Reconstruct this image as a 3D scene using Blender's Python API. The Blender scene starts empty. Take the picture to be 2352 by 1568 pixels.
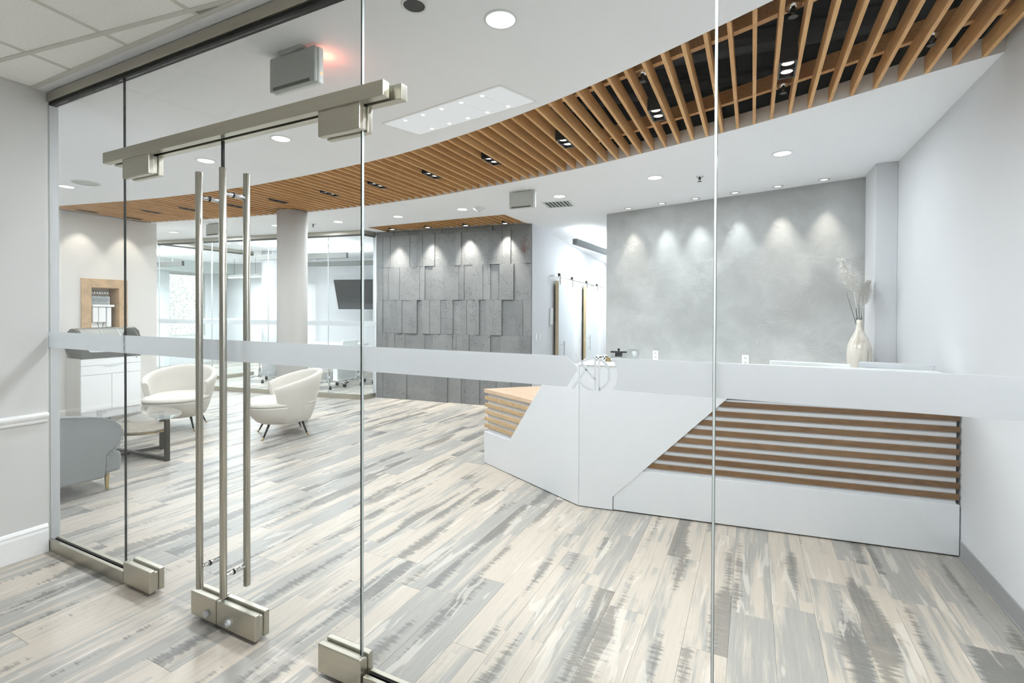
import bpy, bmesh, math, random
import numpy as np
from mathutils import Vector, Matrix
SC = bpy.context.scene
COL = SC.collection
random.seed(7)
PI = math.pi

# ---------------------------------------------------------------- camera, world, exposure
F_PX, YAW, PIT, ROL, CY, CAM_Z = 1122.98, 0.457432, 0.008388, 0.003658, 723.02, 1.45
def cam_axes():
    cy, sy = math.cos(YAW), math.sin(YAW)
    f = Vector((-sy, cy, 0)); r = Vector((cy, sy, 0)); u = Vector((0, 0, 1))
    f2 = f*math.cos(PIT) - u*math.sin(PIT); u2 = u*math.cos(PIT) + f*math.sin(PIT)
    r3 = r*math.cos(ROL) + u2*math.sin(ROL); u3 = u2*math.cos(ROL) - r*math.sin(ROL)
    return r3, u3, f2
R3, U3, F2 = cam_axes()
cam = bpy.data.cameras.new('camera'); camo = bpy.data.objects.new('camera', cam); COL.objects.link(camo)
cam.sensor_width = 36; cam.lens = F_PX*36/2352; cam.shift_y = -(784-CY)/2352
cam.clip_start = 0.02
m = Matrix((R3, U3, -F2)).transposed().to_4x4(); m.translation = (0, 0, CAM_Z)
camo.matrix_world = m
SC.camera = camo

W = bpy.data.worlds.new('world'); SC.world = W; W.use_nodes = True
bg = W.node_tree.nodes['Background']; bg.inputs[0].default_value = (.88, .95, 1, 1); bg.inputs[1].default_value = 2.8
SC.view_settings.view_transform = 'Standard'; SC.view_settings.look = 'None'
SC.view_settings.gamma = 1; SC.view_settings.use_curve_mapping = False
SC.view_settings.exposure = 0.40
LIGHT = 1.0                      # one dimmer for every lamp in the place
SC.cycles.max_bounces = 8; SC.cycles.diffuse_bounces = 5; SC.cycles.glossy_bounces = 4
SC.cycles.use_adaptive_sampling = True; SC.cycles.adaptive_threshold = 0.12; SC.cycles.adaptive_min_samples = 16
SC.cycles.transparent_max_bounces = 40; SC.cycles.transmission_bounces = 8
SC.cycles.use_denoising = True
SC.cycles.caustics_reflective = False; SC.cycles.caustics_refractive = False
SC.cycles.sample_clamp_indirect = 6.0

def lamp(kind, loc, energy, parent=None, target=None, up=False, size=.14, col=(.88, .955, 1), angle=60, blend=.8, shape='DISK', size_y=None, rot=0, spread=None, radius=.02):
    L = bpy.data.lights.new('lamp', kind); L.energy = energy*LIGHT; L.color = col
    if kind == 'AREA':
        L.shape = shape; L.size = size
        if size_y: L.size_y = size_y
        if spread: L.spread = math.radians(spread)
    else:
        L.shadow_soft_size = radius
        if kind == 'SPOT': L.spot_size = math.radians(angle); L.spot_blend = blend
    o = bpy.data.objects.new('lamp', L); COL.objects.link(o)
    if target is None: q = Matrix.Rotation(rot, 4, 'Z') @ Matrix.Rotation(PI if up else 0, 4, 'X')
    else:
        q = (Vector(target)-Vector(loc)).to_track_quat('-Z', 'Y').to_matrix().to_4x4()
    q.translation = loc
    if parent is not None:
        o.parent = parent
        o.matrix_parent_inverse = parent.matrix_basis.inverted()
    o.matrix_basis = q
    return o

# ---------------------------------------------------------------- materials
def lin(c):
    return tuple((x/255/12.92 if x/255 <= .04045 else ((x/255+.055)/1.055)**2.4) for x in c)
class NT:
    def __init__(s, name):
        s.m = bpy.data.materials.new(name); s.m.use_nodes = True; s.t = s.m.node_tree
        s.b = s.t.nodes['Principled BSDF']; s.out = s.t.nodes['Material Output']
    def n(s, kind, **kw):
        x = s.t.nodes.new('ShaderNode'+kind)
        for k, v in kw.items():
            if k.startswith('i_'):
                key = k[2:]; key = int(key) if key.isdigit() else key.replace('_', ' ')
                if isinstance(v, bpy.types.NodeSocket): s.t.links.new(v, x.inputs[key])
                else: x.inputs[key].default_value = v
            else: setattr(x, k, v)
        return x
    def l(s, a, b): s.t.links.new(a, b)
    def math(s, op, a, b=0.0, c=None, clamp=False):
        x = s.t.nodes.new('ShaderNodeMath'); x.operation = op; x.use_clamp = clamp
        for i, v in enumerate((a, b, c)):
            if v is None: continue
            if isinstance(v, bpy.types.NodeSocket): s.l(v, x.inputs[i])
            else: x.inputs[i].default_value = v
        return x.outputs[0]
    def mix(s, f, a, b, blend='MIX'):
        x = s.t.nodes.new('ShaderNodeMix'); x.data_type = 'RGBA'; x.blend_type = blend
        for i, v in ((0, f), (6, a), (7, b)):
            if isinstance(v, bpy.types.NodeSocket): s.l(v, x.inputs[i])
            elif i == 0: x.inputs[0].default_value = v
            else: x.inputs[i].default_value = (*v, 1) if len(v) == 3 else v
        return x.outputs[2]
    def step(s, v, lo, hi):
        x = s.n('MapRange', interpolation_type='SMOOTHSTEP'); s.l(v, x.inputs[0])
        x.inputs[1].default_value = lo; x.inputs[2].default_value = hi
        return x.outputs[0]
    def coord(s, scale=(1, 1, 1), kind='Object', off=None):
        tc = s.n('TexCoord'); mp = s.n('Mapping'); s.l(tc.outputs[kind], mp.inputs[0])
        mp.inputs['Scale'].default_value = scale
        v = mp.outputs[0]
        if off is not None:
            a = s.n('VectorMath', operation='ADD'); s.l(v, a.inputs[0]); s.l(off, a.inputs[1]); v = a.outputs[0]
        return v
    def noise(s, vec, scale=1, detail=3, rough=.5, dist=0):
        x = s.n('TexNoise'); s.l(vec, x.inputs['Vector'])
        x.inputs['Scale'].default_value = scale; x.inputs['Detail'].default_value = detail
        x.inputs['Roughness'].default_value = rough; x.inputs['Distortion'].default_value = dist
        return x.outputs[0]
    def bump(s, h, strength=.2, dist=.01):
        x = s.n('Bump'); x.inputs['Strength'].default_value = strength; x.inputs['Distance'].default_value = dist
        s.l(h, x.inputs['Height']); s.l(x.outputs[0], s.b.inputs['Normal'])
    def base(s, c):
        if isinstance(c, bpy.types.NodeSocket): s.l(c, s.b.inputs['Base Color'])
        else: s.b.inputs['Base Color'].default_value = (*c, 1)
    def set(s, rough=.5, metal=0, spec=.5):
        s.b.inputs['Roughness'].default_value = rough; s.b.inputs['Metallic'].default_value = metal
        s.b.inputs['Specular IOR Level'].default_value = spec
        return s
def plain(name, rgb, rough=.5, metal=0, spec=.5, fine=0.0, scale=40):
    t = NT(name); t.set(rough, metal, spec)
    c = lin(rgb)
    v = t.noise(t.coord(kind='Object'), scale, 4)
    t.base(t.mix(v, tuple(x*.97 for x in c), tuple(min(1, x*1.03) for x in c)))
    if fine: t.bump(v, fine, .002)
    return t.m
def emit(name, rgb, strength):
    t = NT(name); e = t.n('Emission'); e.inputs[0].default_value = (*rgb, 1); e.inputs[1].default_value = strength
    t.l(e.outputs[0], t.out.inputs[0]); return t.m
def glass_mat(name, tint, f0=.016, rough=0.0):
    t = NT(name); t.t.nodes.remove(t.b)
    lw = t.n('LayerWeight'); lw.inputs[0].default_value = .5
    p = t.math('POWER', lw.outputs['Facing'], 5.0)
    fac = t.math('MULTIPLY_ADD', p, 1-f0, f0)
    tr = t.n('BsdfTransparent'); tr.inputs[0].default_value = (*tint, 1)
    gl = t.n('BsdfGlossy'); gl.inputs['Roughness'].default_value = rough
    mx = t.n('MixShader'); t.l(fac, mx.inputs[0]); t.l(tr.outputs[0], mx.inputs[1]); t.l(gl.outputs[0], mx.inputs[2])
    t.l(mx.outputs[0], t.out.inputs[0]); return t.m
def frost_mat(name, col):
    t = NT(name); t.t.nodes.remove(t.b)
    d = t.n('BsdfDiffuse'); d.inputs[0].default_value = (*col, 1)
    tl = t.n('BsdfTranslucent'); tl.inputs[0].default_value = (*col, 1)
    rf = t.n('BsdfRefraction'); rf.inputs[0].default_value = (.95, .96, .97, 1); rf.inputs['Roughness'].default_value = .55; rf.inputs['IOR'].default_value = 1.2
    a = t.n('MixShader'); a.inputs[0].default_value = .62; t.l(d.outputs[0], a.inputs[1]); t.l(tl.outputs[0], a.inputs[2])
    b = t.n('MixShader'); b.inputs[0].default_value = .33; t.l(a.outputs[0], b.inputs[1]); t.l(rf.outputs[0], b.inputs[2])
    t.l(b.outputs[0], t.out.inputs[0]); return t.m
def wood_mat(name, c0, c1, scale, rough=.5, ring=7, bump=.05):
    t = NT(name); t.set(rough, 0, .35)
    oi = t.n('ObjectInfo')
    cx = t.n('CombineXYZ'); 
    r = t.math('MULTIPLY', oi.outputs['Random'], 37.0)
    for i in range(3): t.l(r, cx.inputs[i])
    v = t.coord(scale, off=cx.outputs[0])
    n1 = t.noise(v, 1.0, 5, .6, .6)
    w = t.math('FRACT', t.math('MULTIPLY', n1, float(ring)))
    w2 = t.math('ABSOLUTE', t.math('SUBTRACT', w, .5))
    g = t.noise(t.coord(tuple(x*6 for x in scale), off=cx.outputs[0]), 1.0, 3, .7)
    k = t.math('ADD', t.math('MULTIPLY', w2, .9), t.math('MULTIPLY', g, .55))
    k = t.math('ADD', k, t.math('MULTIPLY', t.math('SUBTRACT', oi.outputs['Random'], .5), .35), clamp=True)
    t.base(t.mix(k, lin(c0), lin(c1))); t.bump(g, bump, .002); return t.m

M = {}
def wallpaint(name, rgb): 
    t = NT(name); t.set(.75, 0, .3); c = lin(rgb)
    v = t.noise(t.coord(), 1.3, 4); f = t.noise(t.coord(), 160, 2)
    t.base(t.mix(v, tuple(x*.975 for x in c), c)); t.bump(f, .08, .001); return t.m
M['white'] = wallpaint('white wall paint', (213, 214, 216))
M['ceil'] = wallpaint('white ceiling paint', (247, 248, 250))
M['cream'] = wallpaint('cream wall paint', (217, 214, 208))
M['columnpaint'] = wallpaint('warm white column paint', (197, 195, 191))
M['offwhite'] = wallpaint('off white wall paint', (212, 211, 208))
M['trimw'] = plain('white gloss trim', (240, 240, 238), .35)
M['desk'] = plain('white lacquer', (211, 212, 214), .22, 0, .5)
M['counter'] = plain('white solid surface', (244, 245, 245), .2)
M['glass'] = glass_mat('clear glass', (.984, .992, .990))
M['glassin'] = glass_mat('clear glass with green tint', (.978, .992, .990))
M['edge'] = plain('dark glass edge', (26, 32, 30), .25)
M['gasket'] = plain('black gasket', (14, 15, 16), .6)
M['edgelite'] = plain('pale glass edge', (104, 110, 106), .25)
M['silicone'] = plain('clear silicone joint', (196, 202, 200), .25)
M['frost'] = frost_mat('frosted vinyl film', (.90, .915, .925))
M['black'] = plain('black plenum paint', (3, 3, 4), .9, 0, .05)
M['blackmetal'] = plain('black powder coat', (28, 28, 29), .45)
M['chrome'] = plain('polished chrome', (222, 222, 222), .12, 1)
M['brass'] = plain('brushed brass', (190, 165, 112), .3, 1)
M['dark'] = plain('charcoal plastic', (92, 92, 88), .5)
M['darker'] = plain('dark bronze metal', (72, 68, 62), .45, .6)
M['greyplastic'] = plain('grey plastic', (186, 190, 184), .5)
M['signwhite'] = plain('white plastic', (225, 228, 226), .45)
M['greybase'] = plain('grey rubber cove', (150, 150, 150), .5)
M['lens'] = emit('lit lamp lens', (1, 1, .99), 4.0)
M['lenswarm'] = emit('lit spot lens', (1, .93, .84), 2.2)
M['troffer'] = emit('lit diffuser panel', (.98, 1, 1), .56)
M['bulb'] = emit('lit bulb', (1, 1, 1), 1.1)
M['led'] = emit('red indicator', (1, .22, .08), 3.0)
M['screen'] = plain('dark screen', (62, 62, 62), .18)
M['slat'] = wood_mat('oak ceiling slat', (236, 192, 132), (194, 140, 82), (26, 1.6, 26), .5, 6)
M['slatc'] = wood_mat('oak canopy slat', (230, 186, 130), (192, 144, 90), (26, 1.6, 26), .5, 6)
M['walnut'] = wood_mat('walnut desk slat', (134, 104, 74), (94, 70, 48), (1.6, 26, 26), .45, 6)
M['oakl'] = wood_mat('light oak desk slat', (204, 178, 142), (164, 134, 98), (2.4, 14, 26), .45, 6)
M['oaktop'] = wood_mat('light oak desk top', (216, 190, 166), (194, 164, 136), (2.2, 14, 26), .4, 4)
M['shelfwood'] = wood_mat('grey washed shelf wood', (158, 147, 132), (124, 114, 102), (3, 14, 26), .5, 5)
M['barn'] = wood_mat('pale oak door stile', (206, 190, 160), (176, 156, 122), (26, 26, 1.6), .5, 5)

def brushed():
    t = NT('brushed nickel'); t.set(.34, 1)
    v = t.noise(t.coord((2, 2, 420)), 1, 2); t.base(t.mix(v, lin((178, 174, 160)), lin((202, 198, 186))))
    t.bump(v, .03, .001); return t.m
M['nickel'] = brushed()
def brushedz():
    t = NT('brushed steel tube'); t.set(.27, 1)
    v = t.noise(t.coord((300, 300, 3)), 1, 2); t.base(t.mix(v, lin((168, 165, 155)), lin((198, 195, 186)))); return t.m
M['steel'] = brushedz()
def fabric(name, rgb, sc=700, b=.25):
    t = NT(name); t.set(.95, 0, .15); c = lin(rgb)
    f = t.noise(t.coord(), sc, 2); g = t.noise(t.coord(), 5, 4)
    k = t.math('ADD', t.math('MULTIPLY', f, .6), t.math('MULTIPLY', g, .4))
    t.base(t.mix(k, tuple(x*.82 for x in c), tuple(min(1, x*1.12) for x in c))); t.bump(f, b, .002)
    t.b.inputs['Sheen Weight'].default_value = .25; return t.m
M['boucle'] = fabric('cream upholstery', (210, 205, 196))
M['greyfab'] = fabric('grey woven upholstery', (134, 138, 138), 420, .4)
def plaster():
    t = NT('grey trowelled plaster'); t.set(.34, 0, .5); v = t.coord()
    a = t.noise(v, .9, 5, .6, .4); b = t.noise(v, 3.2, 6, .62, .5)
    k = t.math('ADD', t.math('MULTIPLY', a, .6), t.math('MULTIPLY', b, .4))
    t.base(t.mix(t.step(k, .3, .7), lin((158, 159, 157)), lin((186, 188, 187))))
    p = t.noise(v, 9.0, 6, .62, 1.0); q = t.noise(t.coord((1, 1, 1)), 1.6, 3)
    ridge = t.math('ABSOLUTE', t.math('SUBTRACT', p, .5))
    h = t.math('MULTIPLY', t.step(ridge, .0, .05), t.step(q, .50, .64))
    h = t.math('ADD', t.math('MULTIPLY', h, .6), t.math('MULTIPLY', b, .9))
    t.bump(h, .42, .02); return t.m
M['plaster'] = plaster()
def concrete(rust=False):
    t = NT('rust stained concrete' if rust else 'board formed concrete'); t.set(.85, 0, .25); v = t.coord()
    oi = t.n('ObjectInfo')
    a = t.noise(v, 3.5, 6, .65); f = t.noise(v, 90, 2, .6)
    k = t.math('ADD', t.math('MULTIPLY', a, .7), t.math('MULTIPLY', t.math('SUBTRACT', oi.outputs['Random'], .3), .32), clamp=True)
    c = t.mix(k, lin((116, 117, 117)), lin((150, 151, 150)))
    c = t.mix(t.math('MULTIPLY', f, .35), c, lin((100, 102, 102)))
    pit = t.n('TexVoronoi'); t.l(v, pit.inputs['Vector']); pit.inputs['Scale'].default_value = 62; pit.inputs['Randomness'].default_value = 1.0
    gate = t.step(t.noise(v, 5.0, 4, .6), .36, .58)
    sz = t.math('MULTIPLY_ADD', gate, .31, t.math('MULTIPLY', t.math('SUBTRACT', t.noise(v, 30, 2), .58), .6))
    pm = t.math('SUBTRACT', 1.0, t.step(t.math('SUBTRACT', pit.outputs['Distance'], sz), -.02, .06))
    spk = t.step(t.noise(v, 170, 2, .7), .60, .70)
    pm = t.math('MAXIMUM', pm, t.math('MULTIPLY', spk, .5))
    c = t.mix(t.math('MULTIPLY', pm, .8), c, lin((70, 71, 70)))
    if rust:
        sep = t.n('SeparateXYZ'); t.l(v, sep.inputs[0])
        dz = t.math('DIVIDE', t.math('SUBTRACT', sep.outputs[2], 2.43), .13); dx = t.math('DIVIDE', t.math('SUBTRACT', sep.outputs[0], -3.06), .10)
        rr = t.math('SQRT', t.math('ADD', t.math('MULTIPLY', dz, dz), t.math('MULTIPLY', dx, dx)))
        c = t.mix(t.math('MULTIPLY', t.step(t.noise(v, 9, 5, .7), .30, .62), t.math('SUBTRACT', 1.0, t.step(rr, .2, 1.2))), c, lin((104, 62, 50)))
    t.base(c); h = t.math('SUBTRACT', t.math('MULTIPLY', f, .3), pm); t.bump(h, .5, .006); return t.m
M['concrete'] = concrete()
M['rust'] = concrete(True)
def reclaimed():
    t = NT('reclaimed pine'); t.set(.7, 0, .2); v = t.coord((8, 8, 8))
    g = t.noise(v, 1, 5, .6, .5); s = t.n('TexWave', wave_type='BANDS', bands_direction='DIAGONAL')
    t.l(t.coord(), s.inputs['Vector']); s.inputs['Scale'].default_value = 16; s.inputs['Distortion'].default_value = 3.5; s.inputs['Detail'].default_value = 3
    k = t.math('MULTIPLY', t.step(s.outputs['Fac'], .55, .95), t.step(g, .42, .6))
    c = t.mix(g, lin((206, 176, 140)), lin((186, 156, 122)))
    t.base(t.mix(t.math('MULTIPLY', k, .75), c, lin((138, 128, 110)))); return t.m
M['reclaimed'] = reclaimed()
def tilemat():
    t = NT('speckled acoustic tile'); t.set(.95, 0, .1); v = t.coord()
    f = t.noise(v, 120, 3, .7); g = t.noise(v, 320, 2)
    k = t.math('MULTIPLY', t.math('SUBTRACT', 1.0, t.step(f, .30, .37)), .55)
    k2 = t.math('MULTIPLY', t.math('SUBTRACT', 1.0, t.step(g, .30, .36)), .35)
    c = t.mix(t.math('MAXIMUM', k, k2), lin((252, 252, 249)), lin((176, 174, 168)))
    t.base(c); t.bump(f, .25, .003); return t.m
M['tile'] = tilemat()
def plankmat():
    t = NT('whitewashed rustic plank'); t.set(.4, 0, .45)
    at = t.n('Attribute', attribute_name='pid'); pid = at.outputs['Fac']
    cx = t.n('CombineXYZ'); r = t.math('MULTIPLY', pid, 173.0)
    for i in range(3): t.l(r, cx.inputs[i])
    off = cx.outputs[0]
    sep = t.n('SeparateXYZ'); t.l(t.coord(), sep.inputs[0])
    u = t.math('FRACT', t.math('DIVIDE', t.math('SUBTRACT', sep.outputs[0], .096-18.1), .181))
    nst = t.math('ADD', 1.0, t.math('FLOOR', t.math('MULTIPLY', t.math('FRACT', t.math('MULTIPLY', pid, 31.7)), 2.99)))
    si = t.math('FLOOR', t.math('MULTIPLY', u, nst))
    seg = t.math('FLOOR', t.math('MULTIPLY_ADD', sep.outputs[1], 1.15, t.math('MULTIPLY', si, .37)))
    cx2 = t.n('CombineXYZ')
    r2 = t.math('ADD', t.math('ADD', r, t.math('MULTIPLY', si, 17.3)), t.math('MULTIPLY', t.math('MULTIPLY', seg, 5.7), t.math('MINIMUM', t.math('SUBTRACT', nst, 1.0), 1.0)))
    for i in range(3): t.l(r2, cx2.inputs[i])
    off2 = cx2.outputs[0]
    broad = t.noise(t.coord((9, .9, 1), off=off2), 1.0, 4, .6, .4)
    streak = t.noise(t.coord((30, 1.4, 1), off=off2), 1.0, 5, .65, .2)
    grain = t.noise(t.coord((90, 3.5, 1), off=off), 1.0, 4, .65)
    saw = t.noise(t.coord((5, 62, 1), off=off), 1.0, 2, .7)
    saw2 = t.noise(t.coord((12, 170, 1), off=off), 1.0, 2, .6)
    blot = t.noise(t.coord((18, 9, 1), off=off), 1.0, 4, .6, .6)
    f1 = t.math('FRACT', t.math('MULTIPLY', pid, 7.31)); f2 = t.math('FRACT', t.math('MULTIPLY', pid, 23.7))
    kb = t.math('ADD', t.math('ADD', t.math('MULTIPLY', broad, .55), t.math('MULTIPLY', streak, .45)), t.math('MULTIPLY', t.math('SUBTRACT', f1, .5), .20))
    cream = t.mix(grain, lin((199, 188, 174)), lin((172, 162, 149)))
    grey = t.mix(grain, lin((170, 166, 159)), lin((140, 137, 131)))
    c = t.mix(t.step(kb, .42, .54), cream, grey)
    # dark bands with saw-toothed edges running along a plank
    gate = t.noise(t.coord((2.0, .95, 1), off=off), 1.0, 2, .5)
    w = t.math('ADD', t.math('MULTIPLY', t.math('SUBTRACT', gate, .50), 2.2), t.math('MULTIPLY', t.math('SUBTRACT', saw, .5), .55))
    d = t.math('ABSOLUTE', t.math('SUBTRACT', u, f2))
    dark = t.step(t.math('SUBTRACT', w, d), -.10, .06)
    inner = t.math('ADD', .40, t.math('MULTIPLY', saw2, .75), clamp=True)
    c = t.mix(t.math('MULTIPLY', dark, t.math('MULTIPLY', inner, .80)), c, lin((88, 87, 85)))
    c = t.mix(t.math('MULTIPLY', t.step(saw2, .58, .72), .10), c, lin((150, 148, 142)))
    c = t.mix(t.math('MULTIPLY', t.step(blot, .58, .74), .40), c, lin((150, 142, 128)))
    # light worn streaks
    c = t.mix(t.math('MULTIPLY', t.step(t.noise(t.coord((14, 1.6, 1), off=off), 1.3, 3, .5, .5), .60, .64), .45), c, lin((212, 204, 193)))
    t.base(c); t.bump(t.math('ADD', grain, saw2), .06, .002); return t.m
M['plank'] = plankmat()
def vasemat():
    t = NT('glazed cream ceramic'); t.set(.18, 0, .5)
    n = t.noise(t.coord((16, 16, 3)), 1, 5, .6, .5); t.base(t.mix(t.step(n, .5, .68), lin((224, 217, 206)), lin((192, 182, 166)))); return t.m
M['vase'] = vasemat()
M['plume'] = plain('white pampas fibre', (252, 250, 246), .9)
_t = M['plume'].node_tree; _b = _t.nodes['Principled BSDF']; _b.inputs['Subsurface Weight'].default_value = 0.0
_tr = _t.nodes.new('ShaderNodeBsdfTranslucent'); _tr.inputs[0].default_value = (.97, .96, .94, 1); _mx = _t.nodes.new('ShaderNodeMixShader'); _mx.inputs[0].default_value = .5
_t.links.new(_b.outputs[0], _mx.inputs[1]); _t.links.new(_tr.outputs[0], _mx.inputs[2]); _t.links.new(_mx.outputs[0], _t.nodes['Material Output'].inputs[0])
M['stem'] = plain('dark green stem', (52, 58, 48), .7)
def leafmat():
    t = NT('pale leaf'); t.set(.8, 0, .2); oi = t.noise(t.coord(), 3, 3)
    t.base(t.mix(oi, lin((128, 136, 122)), lin((222, 226, 216)))); return t.m  # daylight overexposure put into the leaf colour
M['leaf'] = leafmat()
def checkmat():
    t = NT('black and white print'); t.set(.4)
    w = t.n('TexChecker'); t.l(t.coord((1, 1, 1), kind='Generated'), w.inputs[0]); w.inputs['Scale'].default_value = 3.0
    t.base(t.mix(w.outputs['Fac'], lin((30, 30, 30)), lin((240, 240, 238)))); return t.m
M['check'] = checkmat()
M['frostdoor'] = plain('frosted door glass', (214, 218, 220), .45)
M['acrylic'] = glass_mat('clear acrylic', (.90, .92, .92), .09, .03)
M['silver'] = plain('silver aluminium', (204, 207, 210), .4, .25)

# ---------------------------------------------------------------- geometry helpers
def frame(o, u, n=None):
    """local axes: x along u, y along n, z up, at o"""
    u = Vector((u[0], u[1], 0)).normalized()
    n = Vector((-u.y, u.x, 0)) if n is None else Vector((n[0], n[1], 0)).normalized()
    mm = Matrix(((u.x, n.x, 0, o[0]), (u.y, n.y, 0, o[1]), (0, 0, 1, o[2] if len(o) > 2 else 0), (0, 0, 0, 1)))
    return mm
class MB:
    def __init__(s, mat=None): s.bm = bmesh.new(); s.mx = mat or Matrix.Identity(4)
    def v(s, p): return s.bm.verts.new(s.mx @ Vector(p))
    def box(s, x0, x1, y0, y1, z0, z1, skip=''):
        p = [s.v((x, y, z)) for z in (z0, z1) for y in (y0, y1) for x in (x0, x1)]
        for k, f in dict(b=(0, 2, 3, 1), t=(4, 5, 7, 6), f=(0, 1, 5, 4), k=(2, 6, 7, 3), l=(0, 4, 6, 2), r=(1, 3, 7, 5)).items():
            if k not in skip: s.bm.faces.new([p[i] for i in f])
        return s
    def prism(s, pts, h0, h1, axis='z'):
        """polygon extruded along an axis: pts are (a,b) in the two other axes (z: x,y  y: x,z  x: y,z)"""
        def mk(a, b, h): return (a, b, h) if axis == 'z' else ((a, h, b) if axis == 'y' else (h, a, b))
        A = [s.v(mk(a, b, h0)) for a, b in pts]; B = [s.v(mk(a, b, h1)) for a, b in pts]
        n = len(pts)
        s.bm.faces.new(A[::-1]); s.bm.faces.new(B)
        for i in range(n): s.bm.faces.new((A[i], A[(i+1) % n], B[(i+1) % n], B[i]))
        return s
    def tube(s, p0, p1, r0, r1=None, seg=12, cap=True):
        r1 = r0 if r1 is None else r1
        p0, p1 = Vector(p0), Vector(p1); d = (p1-p0).normalized()
        a = d.orthogonal().normalized(); b = d.cross(a)
        A = [s.v(p0+(a*math.cos(t)+b*math.sin(t))*r0) for t in [2*PI*i/seg for i in range(seg)]]
        B = [s.v(p1+(a*math.cos(t)+b*math.sin(t))*r1) for t in [2*PI*i/seg for i in range(seg)]]
        for i in range(seg): s.bm.faces.new((A[i], A[(i+1) % seg], B[(i+1) % seg], B[i]))
        if cap: s.bm.faces.new(A[::-1]); s.bm.faces.new(B)
        return s
    def path(s, pts, r, seg=8):
        for a, b in zip(pts[:-1], pts[1:]): s.tube(a, b, r, seg=seg)
        return s
    def lathe(s, prof, c=(0, 0, 0), seg=24, caps=True):
        rings = []
        for r, z in prof: rings.append([s.v((c[0]+r*math.cos(2*PI*i/seg), c[1]+r*math.sin(2*PI*i/seg), c[2]+z)) for i in range(seg)])
        for A, B in zip(rings[:-1], rings[1:]):
            for i in range(seg): s.bm.faces.new((A[i], A[(i+1) % seg], B[(i+1) % seg], B[i]))
        if caps:
            s.bm.faces.new(rings[0][::-1]); s.bm.faces.new(rings[-1])
        return s
    def rings(s, rings, caps=True):
        R = [[s.v(p) for p in r] for r in rings]; n = len(R[0])
        for A, B in zip(R[:-1], R[1:]):
            for i in range(n): s.bm.faces.new((A[i], A[(i+1) % n], B[(i+1) % n], B[i]))
        if caps: s.bm.faces.new(R[0][::-1]); s.bm.faces.new(R[-1])
        return s
    def obj(s, name, mat, parent=None, smooth=False, bevel=0, sub=0, seg=2, angle=40, mats=None):
        bmesh.ops.recalc_face_normals(s.bm, faces=s.bm.faces)
        me = bpy.data.meshes.new(name); s.bm.to_mesh(me); s.bm.free()
        me.materials.append(mat)
        for x in (mats or []): me.materials.append(x)
        o = bpy.data.objects.new(name, me); COL.objects.link(o)
        if parent is not None:
            o.parent = parent; o.matrix_parent_inverse = parent.matrix_basis.inverted()
        if smooth:
            for p in me.polygons: p.use_smooth = len(p.vertices) <= 4
        if bevel:
            b = o.modifiers.new('bevel', 'BEVEL'); b.width = bevel; b.segments = seg; b.limit_method = 'ANGLE'; b.angle_limit = math.radians(angle)
        if sub:
            x = o.modifiers.new('sub', 'SUBSURF'); x.levels = sub; x.render_levels = sub
        return o
def tag(o, label=None, cat=None, group=None, kind=None):
    if label: o['label'] = label
    if cat: o['category'] = cat
    if group: o['group'] = group
    if kind: o['kind'] = kind
    return o
def empty(name, loc=(0, 0, 0), rz=0.0):
    o = bpy.data.objects.new(name, None); COL.objects.link(o)
    o.matrix_basis = Matrix.Translation(loc) @ Matrix.Rotation(rz, 4, 'Z'); o.empty_display_size = .1
    return o
def thing(name, label, cat, loc=(0, 0, 0), rz=0.0, group=None): return tag(empty(name, loc, rz), label, cat, group)
def struct(o, label=None): return tag(o, label, None, None, 'structure')
def dup(root, loc=None, rz=0.0, label=None):
    r = root.copy(); COL.objects.link(r)
    if loc is not None: r.matrix_basis = Matrix.Translation(loc) @ Matrix.Rotation(rz, 4, 'Z')
    if label: r['label'] = label
    for ch in list(root.children):
        c = ch.copy(); COL.objects.link(c); c.parent = r
        if ch.type == 'LIGHT': c.data = ch.data
        for g in list(ch.children):
            d = g.copy(); COL.objects.link(d); d.parent = c
    return r

CEIL = 2.744
GY = 1.426                                     # plane of the glass front
NX = [-8.6, -8.2, -7.82, -7.34, -6.73, -6.1, -5.44, -4.71, -3.88, -3.09, -2.66, -2.23, -1.80, -1.37, -.94, -.52, -.25, 0, .25, .6, 1.2]
NY = [2.85, 2.93, 3.0, 3.09, 3.21, 3.30, 3.355, 3.386, 3.355, 3.29, 3.24, 3.155, 3.05, 2.92, 2.77, 2.59, 2.465, 2.345, 2.22, 2.04, 1.71]
FX = [-8.6, -8.06, -7.22, -6.25, -5.29, -4.9, -4.32, -3.24, -2.85, -2.3, -1.9, -1.39, -.96, -.53, -.09, .2, .61, .83, 1.2]
FY = [4.05, 4.16, 4.325, 4.49, 4.615, 4.645, 4.66, 4.60, 4.535, 4.45, 4.37, 4.25, 4.125, 3.975, 3.82, 3.69, 3.497, 3.38, 3.23]
_xs = np.linspace(-8.6, 1.2, 491); _k = np.ones(15)/15
def _sm(X, Y):
    y = np.interp(_xs, X, Y); return np.convolve(np.pad(y, 7, mode='reflect', reflect_type='odd'), _k, mode='valid')
_ny, _fy = _sm(NX, NY), _sm(FX, FY)
near_y = lambda x: float(np.interp(x, _xs, _ny)); far_y = lambda x: float(np.interp(x, _xs, _fy))

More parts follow.
